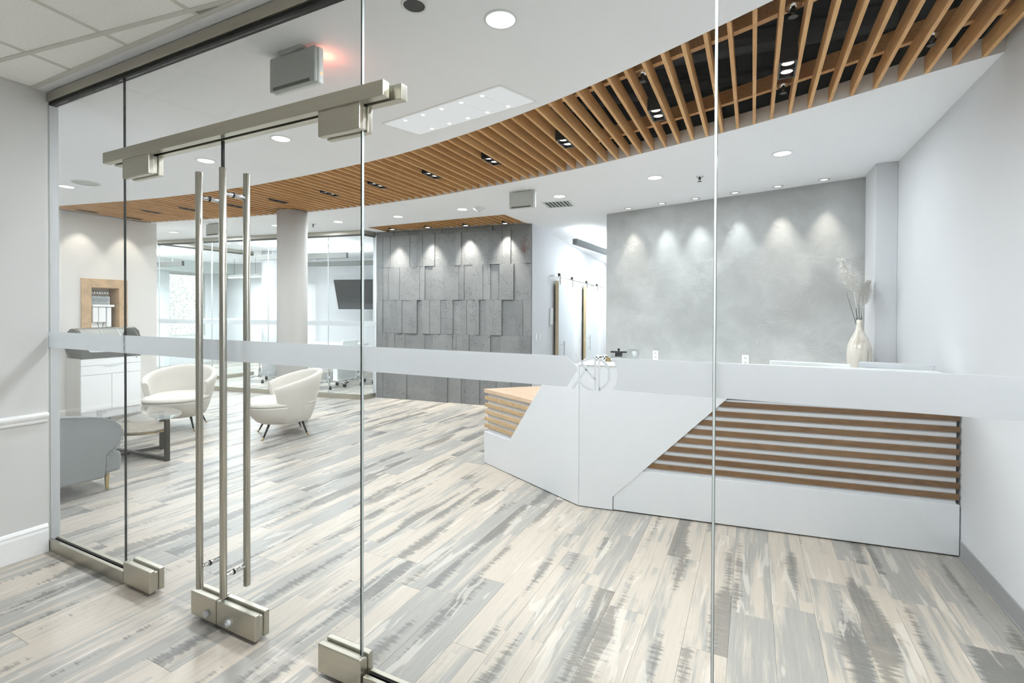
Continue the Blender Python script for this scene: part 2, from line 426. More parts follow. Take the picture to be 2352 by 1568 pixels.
# ================================================================ STRUCTURE
# ---- floor: subfloor plus planks
fl = MB(); fl.box(-13.7, 1.3, -2.7, 15.2, -.06, -.006)
floor = struct(fl.obj('floor', plain('plank joint', (172, 166, 158), .8)))
PW, PL = .181, 1.22
planks = []
i0 = int(math.floor((-13.6-.096)/PW))
rows = []
for i in range(i0, 7):
    x0 = .096 + i*PW; x1 = x0+PW
    if x0 >= 1.112: break
    x1 = min(x1, 1.112)
    rng = random.Random(i*31+5); y = -2.6 - rng.random()*PL
    while y < 15:
        ya, yb = max(y, -2.6), min(y+PL, 15.1); y += PL
        if yb-ya < .02: continue
        rows.append((x0, x1, ya, yb, rng.random()))
def proj_size(r):
    c = Vector(((r[0]+r[1])/2, (r[2]+r[3])/2, 0)) - Vector((0, 0, CAM_Z)); d = c.dot(F2)
    if d < .15: 
        return 0
    px = 1176+F_PX*c.dot(R3)/d; py = CY-F_PX*c.dot(U3)/d
    if px < -250 or px > 2600 or py > 2000: return 0
    if r[0] < -8.1 or r[2] > 6.6: return 0
    return 1/d**2
rows.sort(key=proj_size, reverse=True)
def plank_mesh(rs, name):
    me = bpy.data.meshes.new(name); V = []; Fc = []; ids = []
    for x0, x1, y0, y1, pid in rs:
        g = .0003; c = .0007; b = len(V)
        V += [(x0+g, y0+g, -.007), (x1-g, y0+g, -.007), (x1-g, y1-g, -.007), (x0+g, y1-g, -.007)]
        V += [(x0+g, y0+g, -c), (x1-g, y0+g, -c), (x1-g, y1-g, -c), (x0+g, y1-g, -c)]
        V += [(x0+g+c, y0+g+c, 0), (x1-g-c, y0+g+c, 0), (x1-g-c, y1-g-c, 0), (x0+g+c, y1-g-c, 0)]
        for a in (0, 4):
            for k in range(4): Fc.append((b+a+k, b+a+(k+1) % 4, b+a+4+(k+1) % 4, b+a+4+k))
        Fc.append((b+8, b+9, b+10, b+11)); ids += [pid]*9
    me.from_pydata(V, [], Fc); at = me.attributes.new('pid', 'FLOAT', 'FACE'); at.data.foreach_set('value', ids)
    me.materials.append(M['plank']); return me
for r in rows[:300]:
    o = bpy.data.objects.new('plank', plank_mesh([r], 'plank')); COL.objects.link(o); o.parent = floor
o = bpy.data.objects.new('plank_field', plank_mesh(rows[300:], 'plank_field')); COL.objects.link(o); o.parent = floor; o['kind'] = 'stuff'

# ---- ceiling with the curved slot
cb = MB()
xs = [x for x in np.linspace(-8.6, 1.2, 99)]
for xa, xb in zip(xs[:-1], xs[1:]):
    quads = [((xa, 1.345), (xb, 1.345), (xb, near_y(xb)), (xa, near_y(xa)))]
    if xa > -5.45 and xb < -2.99:
        byy = lambda x: 6.325+(x+5.603)*.1195+.03
        quads += [((xa, far_y(xa)), (xb, far_y(xb)), (xb, 5.86), (xa, 5.86)), ((xa, byy(xa)), (xb, byy(xb)), (xb, 15.2), (xa, 15.2))]
    else: quads += [((xa, far_y(xa)), (xb, far_y(xb)), (xb, 15.2), (xa, 15.2))]
    for A, B, C2, D in quads:
        lo = [cb.v((p[0], p[1], CEIL)) for p in (A, B, C2, D)]; hi = [cb.v((p[0], p[1], CEIL+.10)) for p in (A, B, C2, D)]
        cb.bm.faces.new(lo[::-1]); cb.bm.faces.new(hi)
        cb.bm.faces.new((lo[0], lo[1], hi[1], hi[0])); cb.bm.faces.new((lo[2], lo[3], hi[3], hi[2]))
cb.box(-13.8, -8.6, 1.345, 15.2, CEIL, CEIL+.1)
bmesh.ops.remove_doubles(cb.bm, verts=cb.bm.verts, dist=1e-5)
ceiling = struct(cb.obj('ceiling', M['ceil']))
pb = MB(); pb.box(-8.7, 1.4, 1.2, 5.4, 3.35, 3.40); pb.box(-8.7, 1.4, 1.2, 1.25, CEIL+.1, 3.35); pb.box(-8.7, 1.4, 5.35, 5.4, CEIL+.1, 3.35)
pb.box(-8.75, -8.7, 1.2, 5.4, CEIL+.1, 3.4); pb.box(1.3, 1.4, 1.2, 5.4, CEIL+.1, 3.4)
pb.box(-5.6, -2.8, 5.7, 6.9, 3.1, 3.14); pb.box(-5.6, -2.8, 5.66, 5.7, CEIL+.1, 3.14); pb.box(-5.64, -5.6, 5.66, 6.9, CEIL+.1, 3.14); pb.box(-2.8, -2.76, 5.66, 6.9, CEIL+.1, 3.14); pb.box(-5.6, -2.8, 6.86, 6.9, CEIL+.1, 3.14)
pb.obj('plenum', M['black'], ceiling)
for k, (rx0, rx1, ry, rz, rr) in enumerate([(-1.4, .7, 3.2, 3.1, .07), (-.6, 1.0, 2.9, 3.18, .05), (-4, .2, 3.85, 3.2, .05)]):
    b = MB(); b.tube((rx0, ry, rz), (rx1, ry+.2, rz), rr, seg=10); b.obj('plenum_duct', plain('dark duct', (8, 9, 10), .6), ceiling)

# ---- lobby ceiling: tiles in a turned grid
lc = MB(); lc.box(-3.95, 1.3, -2.7, 1.345, CEIL+.012, CEIL+.06)
ceil2 = struct(lc.obj('ceiling', plain('tile backing', (190, 188, 182), .9)))
def clip(poly, f):
    out = []
    for a, b in zip(poly, poly[1:]+poly[:1]):
        fa, fb = f(a), f(b)
        if fa >= 0: out.append(a)
        if fa*fb < 0:
            t = fa/(fa-fb); out.append((a[0]+(b[0]-a[0])*t, a[1]+(b[1]-a[1])*t))
    return out
e1, e2 = Vector((.9914, .1305)), Vector((-.1305, .9914)); J = Vector((-2.751, 1.22)); PT = .557
tg = MB()
def clip_room(p):
    for f in (lambda q: 1.325-q[1], lambda q: q[0]+3.785, lambda q: 1.105-q[0], lambda q: q[1]+2.58): 
        p = clip(p, f)
        if len(p) < 3: return []
    return p
for a in range(-3, 9):
    for b in range(-8, 2):
        g = .011
        c = [J+e1*(PT*(a+s)+ds)+e2*(PT*(b+t)+dt) for s, t, ds, dt in ((0, 0, g, g), (1, 0, -g, g), (1, 1, -g, -g), (0, 1, g, -g))]
        p = clip_room([tuple(q) for q in c])
        if len(p) >= 3:
            xs_, ys_ = [q[0] for q in p], [q[1] for q in p]
            if max(xs_)-min(xs_) < .04 or max(ys_)-min(ys_) < .02: continue
            MB().prism(p, CEIL+.004, CEIL+.012).obj('ceiling_tile', M['tile'], ceil2)
for a in range(-4, 10):
    for e, f, st in ((e1, e2, a), (e2, e1, a)):
        c = [J+e*(PT*st-.0115)+f*-6, J+e*(PT*st+.0115)+f*-6, J+e*(PT*st+.0115)+f*6, J+e*(PT*st-.0115)+f*6]
        p = clip_room([tuple(q) for q in c])
        if len(p) >= 3: tg.prism(p, CEIL+(.0005 if e is e1 else 0), CEIL+.010)
tg.box(-3.79, 1.11, 1.325, 1.347, CEIL-.004, CEIL+.02)
tg.obj('ceiling_grid', plain('tile grid', (214, 212, 204), .6), ceil2)

# ---- walls
def wall(name, b, mat): return struct(b.obj(name, mat))
# lobby left wall (ends in the reveal behind the glass)
wl = wall('wall_left', MB().box(-3.95, -3.79, -2.7, GY-.03, 0, CEIL+.012).box(-3.95, -3.85, GY-.03, 1.474, 0, CEIL), M['offwhite'])
MB().prism([(1.432, 0), (1.476, 0), (1.476, CEIL), (1.432, CEIL)], -3.85, -3.846, 'x').obj('reveal', M['white'], wl)
def rail_prof(y0, y1, x, sx, prof, name, par, mat):
    b = MB(); b.rings([[(x+sx*d, y, z) for d, z in prof] for y in (y0, y1)]); return b.obj(name, mat, par)
RAIL = [(0, .775), (.008, .775), (.014, .783), (.014, .795), (.022, .803), (.028, .815), (.028, .825), (.018, .833), (0, .835)]
BASE = [(0, 0), (.016, 0), (.016, .125), (.012, .140), (.014, .150), (.007, .162), (0, .168)]
struct(rail_prof(-2.6, 1.395, -3.79, 1, RAIL, 'trim', None, M['trimw'])).name = 'trim_5'
struct(rail_prof(-2.6, 1.395, -3.79, 1, BASE, 'baseboard_left', None, M['trimw']))
wr = wall('wall_right', MB().box(1.113, 1.30, -2.7, 15.2, 0, 2.95), M['white'])
struct(MB().box(1.105, 1.113, GY+.02, 3.74, 0, .104).box(1.100, 1.113, GY+.02, 3.74, 0, .014).obj('baseboard_right', M['greybase'], bevel=.002))
struct(rail_prof(-2.6, 1.36, 1.113, -1, RAIL, 'trim_6', None, M['trimw']))
struct(rail_prof(-2.6, 1.36, 1.113, -1, BASE, 'baseboard_right', None, M['trimw']))
wall('wall_back', MB().box(-3.95, 1.3, -2.75, -2.6, 0, CEIL+.012), M['offwhite'])
# grey plaster wall
PA, PBp = Vector((-1.755, 6.415)), Vector((1.10, 5.668))
pu = (PBp-PA).normalized(); PF = frame((PA.x, PA.y, 0), pu)
plen = (PBp-PA).length
struct(MB(PF).box(0, plen, 0, .14, 0, CEIL).obj('wall_plaster', M['plaster']))
wall('wall_corridor_right', MB().prism([(-1.75, 6.56), (-1.60, 6.53), (-2.2, 15.0), (-2.35, 15.0)], 0, CEIL), M['white'])
struct(MB().box(.955, 1.113, 5.235, 5.66, 0, CEIL).obj('wall_return', M['white'], bevel=.004))
# concrete board wall core, corridor wall, end walls
BA = Vector((-5.603, 6.325)); BD = Vector((1, .1195)).normalized(); BF = frame((BA.x, BA.y, 0), BD); BLEN = 2.672
core = struct(MB(BF).box(0, BLEN, .012, .35, 0, CEIL).obj('wall_concrete', plain('concrete core', (96, 97, 96), .9)))
CW = Vector((-2.95, 6.65)); cd = Vector((-.10, .995)).normalized(); cn = Vector((cd.y, -cd.x)); CF = frame((CW.x, CW.y, 0), cd, cn)
wall('wall_corridor_left', MB(CF).box(.02, 8.3, -.12, 0, 0, CEIL), M['white'])
wall('wall_corridor_end', MB().box(-4.2, -1.6, 14.75, 14.9, 0, CEIL), M['white'])
# niche wall with opening
nw = MB()
NXf = -8.12
nw.box(-8.45, NXf, 1.6, 3.453, 0, CEIL).box(-8.45, NXf, 3.78, 4.279, 0, CEIL).box(-8.45, NXf, 3.453, 3.78, 0, 1.195).box(-8.45, NXf, 3.453, 3.78, 1.75, CEIL).box(-8.45, -8.36, 3.453, 3.78, 1.195, 1.75)
nwo = wall('wall_niche', nw, M['cream'])
struct(rail_prof(1.6, 4.279, NXf, 1, [(0, 0), (.014, 0), (.014, .11), (.008, .125), (0, .13)], 'baseboard_niche', None, M['cream']))
wall('wall_front', MB().box(-13.7, -3.95, 1.40, 1.476, 0, CEIL), M['white'])
# conference room: glass front, side, second partition
GA, GB = Vector((-10.06, 5.333)), Vector((-5.665, 6.05)); gu = (GB-GA).normalized(); GF = frame((GA.x, GA.y, 0), gu); glen = (GB-GA).length
def conf_window(name, Fm, L, seams, gasket_end=False):
    w = struct(empty(name, Fm.translation))
    MB(Fm).box(0, L, -.006, .006, .075, 2.66).obj('glass_pane', M['glassin'], w)
    MB(Fm).box(0, L, -.025, .025, 2.685, CEIL).obj('top_rail', M['nickel'], w)
    MB(Fm).box(0, L, -.015, .015, 2.66, 2.685).obj('gasket', M['dark'], w)
    MB(Fm).box(0, L, -.025, .025, 0, .075).obj('bottom_rail', M['nickel'], w)
    MB(Fm).box(0, L, -.0085, -.0065, 1.195, 1.272).obj('frosted_band', M['frost'], w)
    for s_ in seams: MB(Fm).box(s_-.004, s_+.004, -.007, .007, .075, 2.66).obj('glass_joint', M['edge'] if s_ > 4 else M['silicone'], w)
    return w
conf_window('window_5', GF, glen, [.02, 1.30, 2.55, 3.78, glen-.012])
SF = frame((-5.665, 6.055, 0), (.06, .99)); conf_window('window_6', SF, .30, [])
struct(MB(SF).box(.245, .30, -.03, .04, 0, CEIL).obj('trim_7', M['white']))
QF = frame((-9.98, 5.40, 0), (-.02, 1)); conf_window('window_7', QF, 1.85, [.9])
wall('wall_conference_back', MB().prism([(-9.75, 8.75), (-5.6, 9.42), (-5.62, 9.56), (-9.77, 8.89)], 0, CEIL), M['white'])
wall('wall_conference_right', MB().prism([(-5.63, 6.40), (-5.50, 6.42), (-5.80, 9.5), (-5.93, 9.46)], 0, CEIL), M['white'])
wall('wall_north', MB().box(-13.7, -9.6, 9.0, 9.15, 0, CEIL), M['white'])
MBw = MB()
wy = [(7.45, 8.40), (6.62, 7.02)]
MBw.box(-13.75, -13.6, 1.5, 6.62, 0, CEIL).box(-13.75, -13.6, 7.02, 7.45, 0, CEIL).box(-13.75, -13.6, 8.40, 9.15, 0, CEIL)
for a, b in wy: MBw.box(-13.75, -13.6, a, b, 0, .74).box(-13.75, -13.6, a, b, 2.42, CEIL)
wall('wall_west', MBw, M['white'])
for k, (a, b) in enumerate(wy):
    w = struct(empty(f'window_{8+k}', (-13.68, (a+b)/2, .74)))
    MB().box(-13.70, -13.64, a, a+.045, .74, 2.42).box(-13.70, -13.64, b-.045, b, .74, 2.42).box(-13.70, -13.64, a+.045, b-.045, .74, .785).box(-13.70, -13.64, a+.045, b-.045, 2.375, 2.42).obj('window_frame', M['greyplastic'], w)
    MB().box(-13.675, -13.665, a+.045, b-.045, .785, 2.375).obj('glass_pane', M['glassin'], w)
struct(MB().box(-13.6, -13.25, 5.6, 9.0, 2.46, CEIL).obj('trim_8', plain('grey green bulkhead', (216, 224, 222), .7)))
struct(MB().box(-13.6, -13.52, 7.05, 7.42, 0, 2.46).obj('trim_9', plain('pale pilaster', (216, 222, 224), .6)))

# ---- concrete boards
rowsz = [(0, .537), (.537, 1.075), (1.075, 1.616), (1.616, 2.157), (2.157, 2.672), (2.672, CEIL)]
edges = [
 [0, .11, .37, .56, .84, 1.07, 1.30, 1.53, 1.62, 1.85, 2.12, 2.35, 2.53, BLEN],
 [0, .19, .33, .52, .66, .89, 1.03, 1.26, 1.38, 1.44, 1.57, 1.67, 1.90, 2.03, 2.18, 2.49, BLEN],
 [0, .10, .24, .37, .47, .61, .75, .84, .98, 1.17, 1.28, 1.39, 1.53, 1.62, 1.77, 1.84, 1.95, 2.07, 2.21, 2.44, 2.54, BLEN],
 [0, .10, .20, .33, .43, .66, .80, .89, 1.03, 1.21, 1.49, 1.58, 1.72, 1.90, 2.02, 2.17, 2.40, BLEN],
 [0, .10, .24, .38, .61, .74, .85, 1.07, 1.30, 1.44, 1.53, 1.77, 1.99, 2.21, 2.35, 2.58, BLEN],
 [0, .31, .58, .80, 1.02, 1.20, 1.46, 1.63, 1.88, 2.05, 2.30, BLEN]]
rb = random.Random(11)
for ri, ((z0, z1), ed) in enumerate(zip(rowsz, edges)):
    prev = 0
    for j, (a, b) in enumerate(zip(ed[:-1], ed[1:])):
        d = rb.choice([x for x in (.004, .010, .016, .022, .028) if abs(x-prev) > .004]); prev = d
        MB(BF).box(a+.0008, b-.0008, -d, .0115, z0+.0006, z1-.0006).obj('board', M['rust'] if (ri == 4 and j >= len(ed)-3) else M['concrete'], core, bevel=.0015, seg=1)

# ---- glass front: rails, doors, fixed panes
struct(MB().box(-3.79, 1.113, 1.395, 1.457, 2.685, 2.737).obj('trim_1', M['nickel'], bevel=.002))
struct(MB().box(-3.79, 1.113, 1.408, 1.444, 2.670, 2.6845).obj('trim_2', M['gasket']))
for nm, a, b in (('trim_3', -3.79, -2.972), ('trim_4', -1.31, 1.113)):
    t = struct(MB().box(a, b, 1.398, 1.416, 0, .068).box(a, b, 1.436, 1.456, 0, .068).box(a, b, 1.416, 1.436, 0, .012).obj(nm, M['nickel'], bevel=.002))
    MB().box(a+.002, b-.002, 1.416, 1.4215, .03, .062).box(a+.002, b-.002, 1.4305, 1.436, .03, .062).obj('gasket', M['gasket'], t)
ZB0, ZB1 = 1.218, 1.3125
def film(poly, par, label=None): return MB().prism(poly, 1.4202, 1.4208, 'y').obj('frosted_band', M['frost'], par)
def pane(name, x0, x1, z0, z1, left=None, right=None, w=.003):
    wd = struct(empty(name, ((x0+x1)/2, GY, z0)))
    MB().box(x0+w, x1-w, GY-.005, GY+.005, z0, z1).obj('glass_pane', M['glass'], wd)
    for x, kind in ((x0, left), (x1, right)):
        if kind:
            s = 1 if x == x0 else -1
            MB().box(min(x, x+s*w), max(x, x+s*w), GY-.0052, GY+.0052, z0, z1).obj('glass_edge', M[kind], wd)
    return wd
SX1, MX, SX2, SX3 = -2.999, -2.178, -1.341, -.092
ZT = 2.669
w1 = pane('window_1', -3.846, SX1-.0015, .012, ZT, None, None); film([(-3.846, ZB0), (SX1-.003, ZB0), (SX1-.003, ZB1), (-3.846, ZB1)], w1)
w4 = pane('window_4', SX1, SX2, 2.252, ZT, 'edge', 'edge')
w2 = pane('window_2', SX2+.0025, SX3-.0025, .012, ZT, 'silicone', 'edgelite', .0012)
w3 = pane('window_3', SX3+.0025, 1.113, .012, ZT, 'edgelite', None, .0012)
MB().box(SX3-.0025, SX3+.0025, GY-.0055, GY+.0055, .012, ZT).obj('glass_joint', M['silicone'], w3)
film([(SX3+.004, ZB0), (1.113, ZB0), (1.113, ZB1), (SX3+.004, ZB1)], w3)
# band with the cut-out monogram
LX, LZ = -.426, 1.2625
film([(SX2+.006, ZB0), (LX-.084, ZB0), (LX-.0476, LZ+.0128), (LX-.086, ZB1), (SX2+.006, ZB1)], w2)
arc = []
Rc = .0720
th0, th1 = math.asin((ZB0-LZ)/Rc), math.asin((ZB1-LZ)/Rc)
for i in range(17):
    t = th0+(th1-th0)*i/16; arc.append((LX+Rc*math.cos(t), LZ+Rc*math.sin(t)))
film([(SX3-.004, ZB1), (SX3-.004, ZB0)]+arc, w2)
def stroke(p, q, w):
    p, q = Vector(p), Vector(q); d = (q-p).normalized(); n = Vector((-d.y, d.x))*w/2
    return [tuple(p+n), tuple(q+n), tuple(q-n), tuple(p-n)]
def ringseg(a0, a1, r0, r1, n=20):
    A = [math.radians(a0+(a1-a0)*i/n) for i in range(n+1)]
    return [(LX+r1*math.cos(t), LZ+r1*math.sin(t)) for t in A]+[(LX+r0*math.cos(t), LZ+r0*math.sin(t)) for t in A[::-1]]
lg = MB()
yy = (1.4202, 1.4208)
for pts in (stroke((LX-.0575, LZ+.0575), (LX+.0015, LZ-.0165), .0078), stroke((LX-.0235, LZ+.0125), (LX-.0655, LZ-.0490), .0078),
            stroke((LX+.0047, LZ+.0465), (LX+.0047, LZ-.051), .0060), stroke((LX+.0168, LZ+.0465), (LX+.0168, LZ-.051), .0060),
            ringseg(-68, 66, .0445, .0522), ringseg(96, 133, .0445, .0522, 8), ringseg(214, 268, .0445, .0522, 12)):
    lg.prism(pts, *yy, 'y')
lg.obj('monogram', M['frost'], w2)
def plates(x0, x1, z0, z1, par, name, screws=None, bev=.004):
    MB().box(x0, x1, 1.390, 1.4165, z0, z1).box(x0, x1, 1.4355, 1.462, z0, z1).box(x0+.004, x1-.004, 1.4165, 1.4355, z0+.006, z1-.012).obj(name, M['nickel'], par, bevel=bev)
    if screws:
        b = MB()
        b.tube((screws, 1.390, z0+.036), (screws, 1.379, z0+.036), .016, .0145, 16); b.tube((screws, 1.3792, z0+.036), (screws, 1.3750, z0+.036), .006, .005, 8)
        b.obj('lock_cylinder', M['silver'], par)
def door(name, x0, x1, hinge, bx):
    d = struct(empty(name, ((x0+x1)/2, GY, 0)))
    MB().box(x0+.004, x1-.004, GY-.005, GY+.005, .030, 2.222).obj('glass_pane', M['glass'], d)
    for x in (x0+.002, x1-.002): MB().box(x-.0012, x+.0012, GY-.0052, GY+.0052, .03, 2.222).obj('glass_edge', M['edge'], d)
    film([(x0+.004, ZB0), (x1-.004, ZB0), (x1-.004, ZB1), (x0+.004, ZB1)], d)
    if hinge == 'l': plates(x0+.052, x0+.292, 2.129, 2.238, d, 'top_patch'); plates(x0+.048, x0+.290, .018, .128, d, 'bottom_patch'); plates(x1-.186, x1-.001, .018, .128, d, 'lock_patch', x1-.062)
    else: plates(x1-.197, x1+.018, 2.129, 2.238, d, 'top_patch'); plates(x1-.196, x1+.024, .018, .130, d, 'bottom_patch'); plates(x0+.001, x0+.264, .018, .128, d, 'lock_patch', x0+.088)
    for yb in (1.370, 1.482):
        b = MB(); b.tube((bx, yb, .175), (bx, yb, 2.075), .0148, seg=24); h = b.obj('pull_bar', M['steel'], d, smooth=True, bevel=.002, seg=1)
    for z in (.270, 1.963):
        MB().tube((bx, 1.370, z), (bx, 1.482, z), .0105, seg=16).obj('standoff', M['chrome'], d, smooth=True, bevel=.001, seg=1)
        MB().tube((bx, 1.412, z), (bx, 1.4195, z), .0125, seg=16).obj('gasket', M['gasket'], d)
    return d
door('door_1', SX1, MX-.002, 'l', -2.264); door('door_2', MX+.002, SX2, 'r', -2.093)
hb = struct(MB().box(-3.122, -1.203, 1.382, 1.4165, 2.228, 2.285).box(-3.122, -1.163, 1.4355, 1.470, 2.228, 2.285).obj('trim_10', M['nickel'], bevel=.002))
MB().box(-3.118, -1.345, 1.4165, 1.4355, 2.240, 2.252).obj('gasket', M['gasket'], hb)

# ================================================================ SLATTED CEILING
slatc = thing('slat_ceiling', 'curved band of oak slats recessed in the white ceiling over the reception floor', 'slatted ceiling', (-3.5, 3.8, CEIL))
for j in range(-77, 11):
    x = .1045*j
    if x < -8.1: continue
    MB().box(x-.0095, x+.0095, near_y(x)+.004, far_y(x)-.003, CEIL+.001, CEIL+.089).obj('slat', M['slat'], slatc)
def stringer(off_from_far, w=.04):
    b = MB(); P = []
    for x in np.linspace(-8.1, 1.1, 60): P.append((x, far_y(x)-off_from_far))
    for (xa, ya), (xb, yb) in zip(P[:-1], P[1:]):
        b.prism([(xa, ya-w/2), (xb, yb-w/2), (xb, yb+w/2), (xa, ya+w/2)], CEIL+.090, CEIL+.178)
    b.obj('stringer', M['slat'], slatc)
stringer(.27); stringer(1.13)

def downlight(x, y, r=.064, e=16, dark=False, name='downlight', label=None, grp=None, lit=True, rec=True):
    t = thing(name, label, 'ceiling light', (x, y, CEIL), 0, grp)
    MB().lathe([(r+.012, 0), (r+.010, -.004), (r+.001, -.006), (r, -.003)], (x, y, CEIL), 32, False).obj('trim_ring', M['signwhite'], t, smooth=True)
    if dark: MB().lathe([(r, -.003), (r*.9, -.002), (.001, -.0015)], (x, y, CEIL), 24, False).obj('lens', M['blackmetal'], t)
    else: MB().lathe([(r, -.003), (r*.7, -.005), (.001, -.006)], (x, y, CEIL), 24, False).obj('lens', M['lens'], t)
    if not dark: lamp('AREA', (x, y, CEIL-.012), e, t, size=.13, col=(.875, .945, 1))
    return t
DL = [(-1.013, 1.933, 'round white downlight nearest the camera, at the top of the picture'), (-3.204, 2.548, 'round white downlight seen below the door header bar, right of the pull bars'),
      (-4.267, 2.642, 'round white downlight seen just above the left pull bar'), (-6.50, 2.559, 'round white downlight at the far left beside the wall edge'),
      (.208, 4.562, 'round white downlight farthest right, near the right wall'), (-.858, 4.859, 'round white downlight beside the sprinkler, left of the tall glass joint'),
      (-1.963, 5.187, 'round white downlight right of the second exit box'), (-3.330, 5.322, 'round white downlight beside the smoke detector'),
      (-4.396, 5.360, 'round white downlight above the left end of the concrete board wall'), (-5.448, 5.302, 'round white downlight just right of the round column'),
      (-6.55, 5.125, 'round white downlight just left of the round column'), (-8.687, 4.84, 'faint round downlight over the left end of the conference glass')]
DE = [14, 22, 22, 26, 9, 10, 11, 15, 17, 19, 22, 26]
for (x, y, lab), e in zip(DL, DE): downlight(x, y, label=lab, e=e)
downlight(-1.296, 1.683, r=.045, dark=True, name='dark_recess_light', label='small black unlit recess at the top edge of the ceiling')
# round ceiling speaker
t = thing('ceiling_speaker', 'flat grey round speaker grille in the ceiling at far left', 'speaker', (-6.128, 2.568, CEIL))
MB().lathe([(.125, 0), (.122, -.005), (.112, -.006)], (-6.128, 2.568, CEIL), 32, False).obj('rim', M['signwhite'], t)
MB().lathe([(.112, -.004), (.05, -.006), (.001, -.0065)], (-6.128, 2.568, CEIL), 32, False).obj('grille', M['greyplastic'], t)

def twin_spot(x, y, label, along=(0, 1), e=5, grp=None, hood=True):
    u = Vector(along).normalized()
    t = thing('twin_spotlight', label, 'spotlight', (x, y, CEIL), 0, grp)
    Fm = frame((x, y, CEIL), (u.y, -u.x), u)
    w, l = .0425, .105
    b = MB(Fm); b.box(-w, w, -l, -l+.010, -.004, .07).box(-w, w, l-.010, l, -.004, .07).box(-w, -w+.008, -l+.010, l-.010, -.004, .07).box(w-.008, w, -l+.010, l-.010, -.004, .07).box(-w+.008, w-.008, -.004, .004, .0, .07).box(-w+.008, w-.008, -l+.010, l-.010, .05, .07)
    b.obj('housing', M['blackmetal'], t)
    MB(Fm).box(-w+.003, w-.003, -l+.003, l-.003, .0705, .20).obj('driver_box', M['gasket'], t)
    for s in (-1, 1):
        MB(Fm).lathe([(.033, .05), (.033, .012), (.030, .008)], (0, s*.050, 0), 20, False).obj('reflector', M['darker'], t, smooth=True)
        MB(Fm).lathe([(.030, .012), (.015, .014), (.001, .014)], (0, s*.050, 0), 20, False).obj('lens', M['lenswarm'], t)
    lamp('SPOT', (x, y, CEIL-.006), e, t, angle=70, blend=.7, radius=.03, col=(1, .94, .86))
    return t
ordw = ['first', 'second', 'third', 'fourth', 'fifth', 'sixth', 'seventh', 'eighth', 'ninth', 'tenth', 'eleventh']
SP = [(.152, 3.001), (-.580, 3.319), (-1.324, 3.578), (-2.057, 3.730), (-2.801, 3.877), (-3.527, 3.945), (-4.268, 4.0), (-5.04, 4.005), (-5.748, 3.952), (-6.482, 3.83), (-7.20, 3.72)]
for k, (x, y) in enumerate(SP):
    x = round((x-.05225)/.1045)*.1045+.05225
    twin_spot(x, y, f'black twin spotlight between the oak ceiling slats, {ordw[k]} counted from the right', e=7)
for k, (x, y) in enumerate([(-7.94, 3.33), (-7.94, 3.86)]):
    t = twin_spot(round((x-.05225)/.1045)*.1045+.05225, y, ['black twin spotlight beside the cream niche wall, nearer one', 'black twin spotlight beside the cream niche wall, farther one'][k], e=2)
    lamp('SPOT', (-7.90, y, CEIL-.01), 11, t, target=(-8.10, y, 1.6), angle=64, blend=.6, radius=.02, col=(1, .93, .84))

# sprinklers on slats and ceiling
def sprinkler(x, y, z, label):
    t = thing('sprinkler_head', label, 'sprinkler', (x, y, z))
    MB().lathe([(.036, 0), (.034, -.006), (.012, -.010)], (x, y, z), 18, False).obj('escutcheon', M['chrome'], t, smooth=True)
    b = MB(); b.tube((x, y, z-.006), (x, y, z-.030), .007, seg=8); b.tube((x-.012, y, z-.012), (x-.004, y, z-.045), .0025, seg=6); b.tube((x+.012, y, z-.012), (x+.004, y, z-.045), .0025, seg=6); b.lathe([(.02, -.046), (.02, -.048)], (x, y, z), 12)
    b.obj('deflector', M['darker'], t)
sprinkler(-.466, 5.012, CEIL, 'chrome sprinkler in the white ceiling left of the tall glass joint')
sprinkler(-5.93, 5.273, CEIL, 'chrome sprinkler in the ceiling right of the round column')
def ceil_pt(px, py, z):
    d = R3*((px-1176)/F_PX) - U3*((py-CY)/F_PX) + F2; tt = (z-CAM_Z)/d.z; return d.x*tt, d.y*tt
for (px, py), lab in (((1822, 16), 'chrome sprinkler on the near stringer of the slat ceiling, top right'), ((1799, 197), 'chrome sprinkler below the bright twin spotlight in the slats'),
                      ((2140, 83), 'chrome sprinkler on the far stringer near the right wall'), ((1476, 170), 'chrome sprinkler between slats on the near stringer')):
    x, y = ceil_pt(px, py, CEIL+.088); sprinkler(x, y, CEIL+.090, lab)

# ---- canopy over the concrete wall
can = thing('slat_canopy', 'small oak slat canopy over the grey concrete board wall', 'slatted ceiling', (-4.3, 6.1, CEIL))
def by(x): return BA.y + (x-BA.x)*.1195
CSP = [(-5.175, 6.17), (-4.548, 6.255), (-3.921, 6.365), (-3.294, 6.45)]
for i in range(24):
    x0 = -3.012-i*.1045; y1 = by(x0)-.040
    for hx, hy in CSP:
        if abs(x0-hx) < .058: y1 = hy-.056
    MB().box(x0-.0095, x0+.0095, 5.864, y1, CEIL+.001, CEIL+.089).obj('slat', M['slatc'], can)
for k, (x, y) in enumerate(CSP):
    t = thing('canopy_spotlight', f'black spotlight in the small slat canopy, {ordw[k]} from the left', 'spotlight', (x, y, CEIL))
    MB().box(x-.05, x+.05, y-.05, y+.05, CEIL-.002, CEIL+.08).obj('housing', M['blackmetal'], t)
    MB().lathe([(.036, 0), (.02, -.003), (.001, -.003)], (x, y, CEIL-.003), 20, False).obj('lens', M['lenswarm'], t)
    tgt = Vector((x, y)) + Vector((-BD.y, BD.x))*.16
    lamp('SPOT', (x, y, CEIL-.012), 74, t, target=(tgt.x, tgt.y, 1.55), angle=64, blend=.9, radius=.02, col=(1, .95, .88))

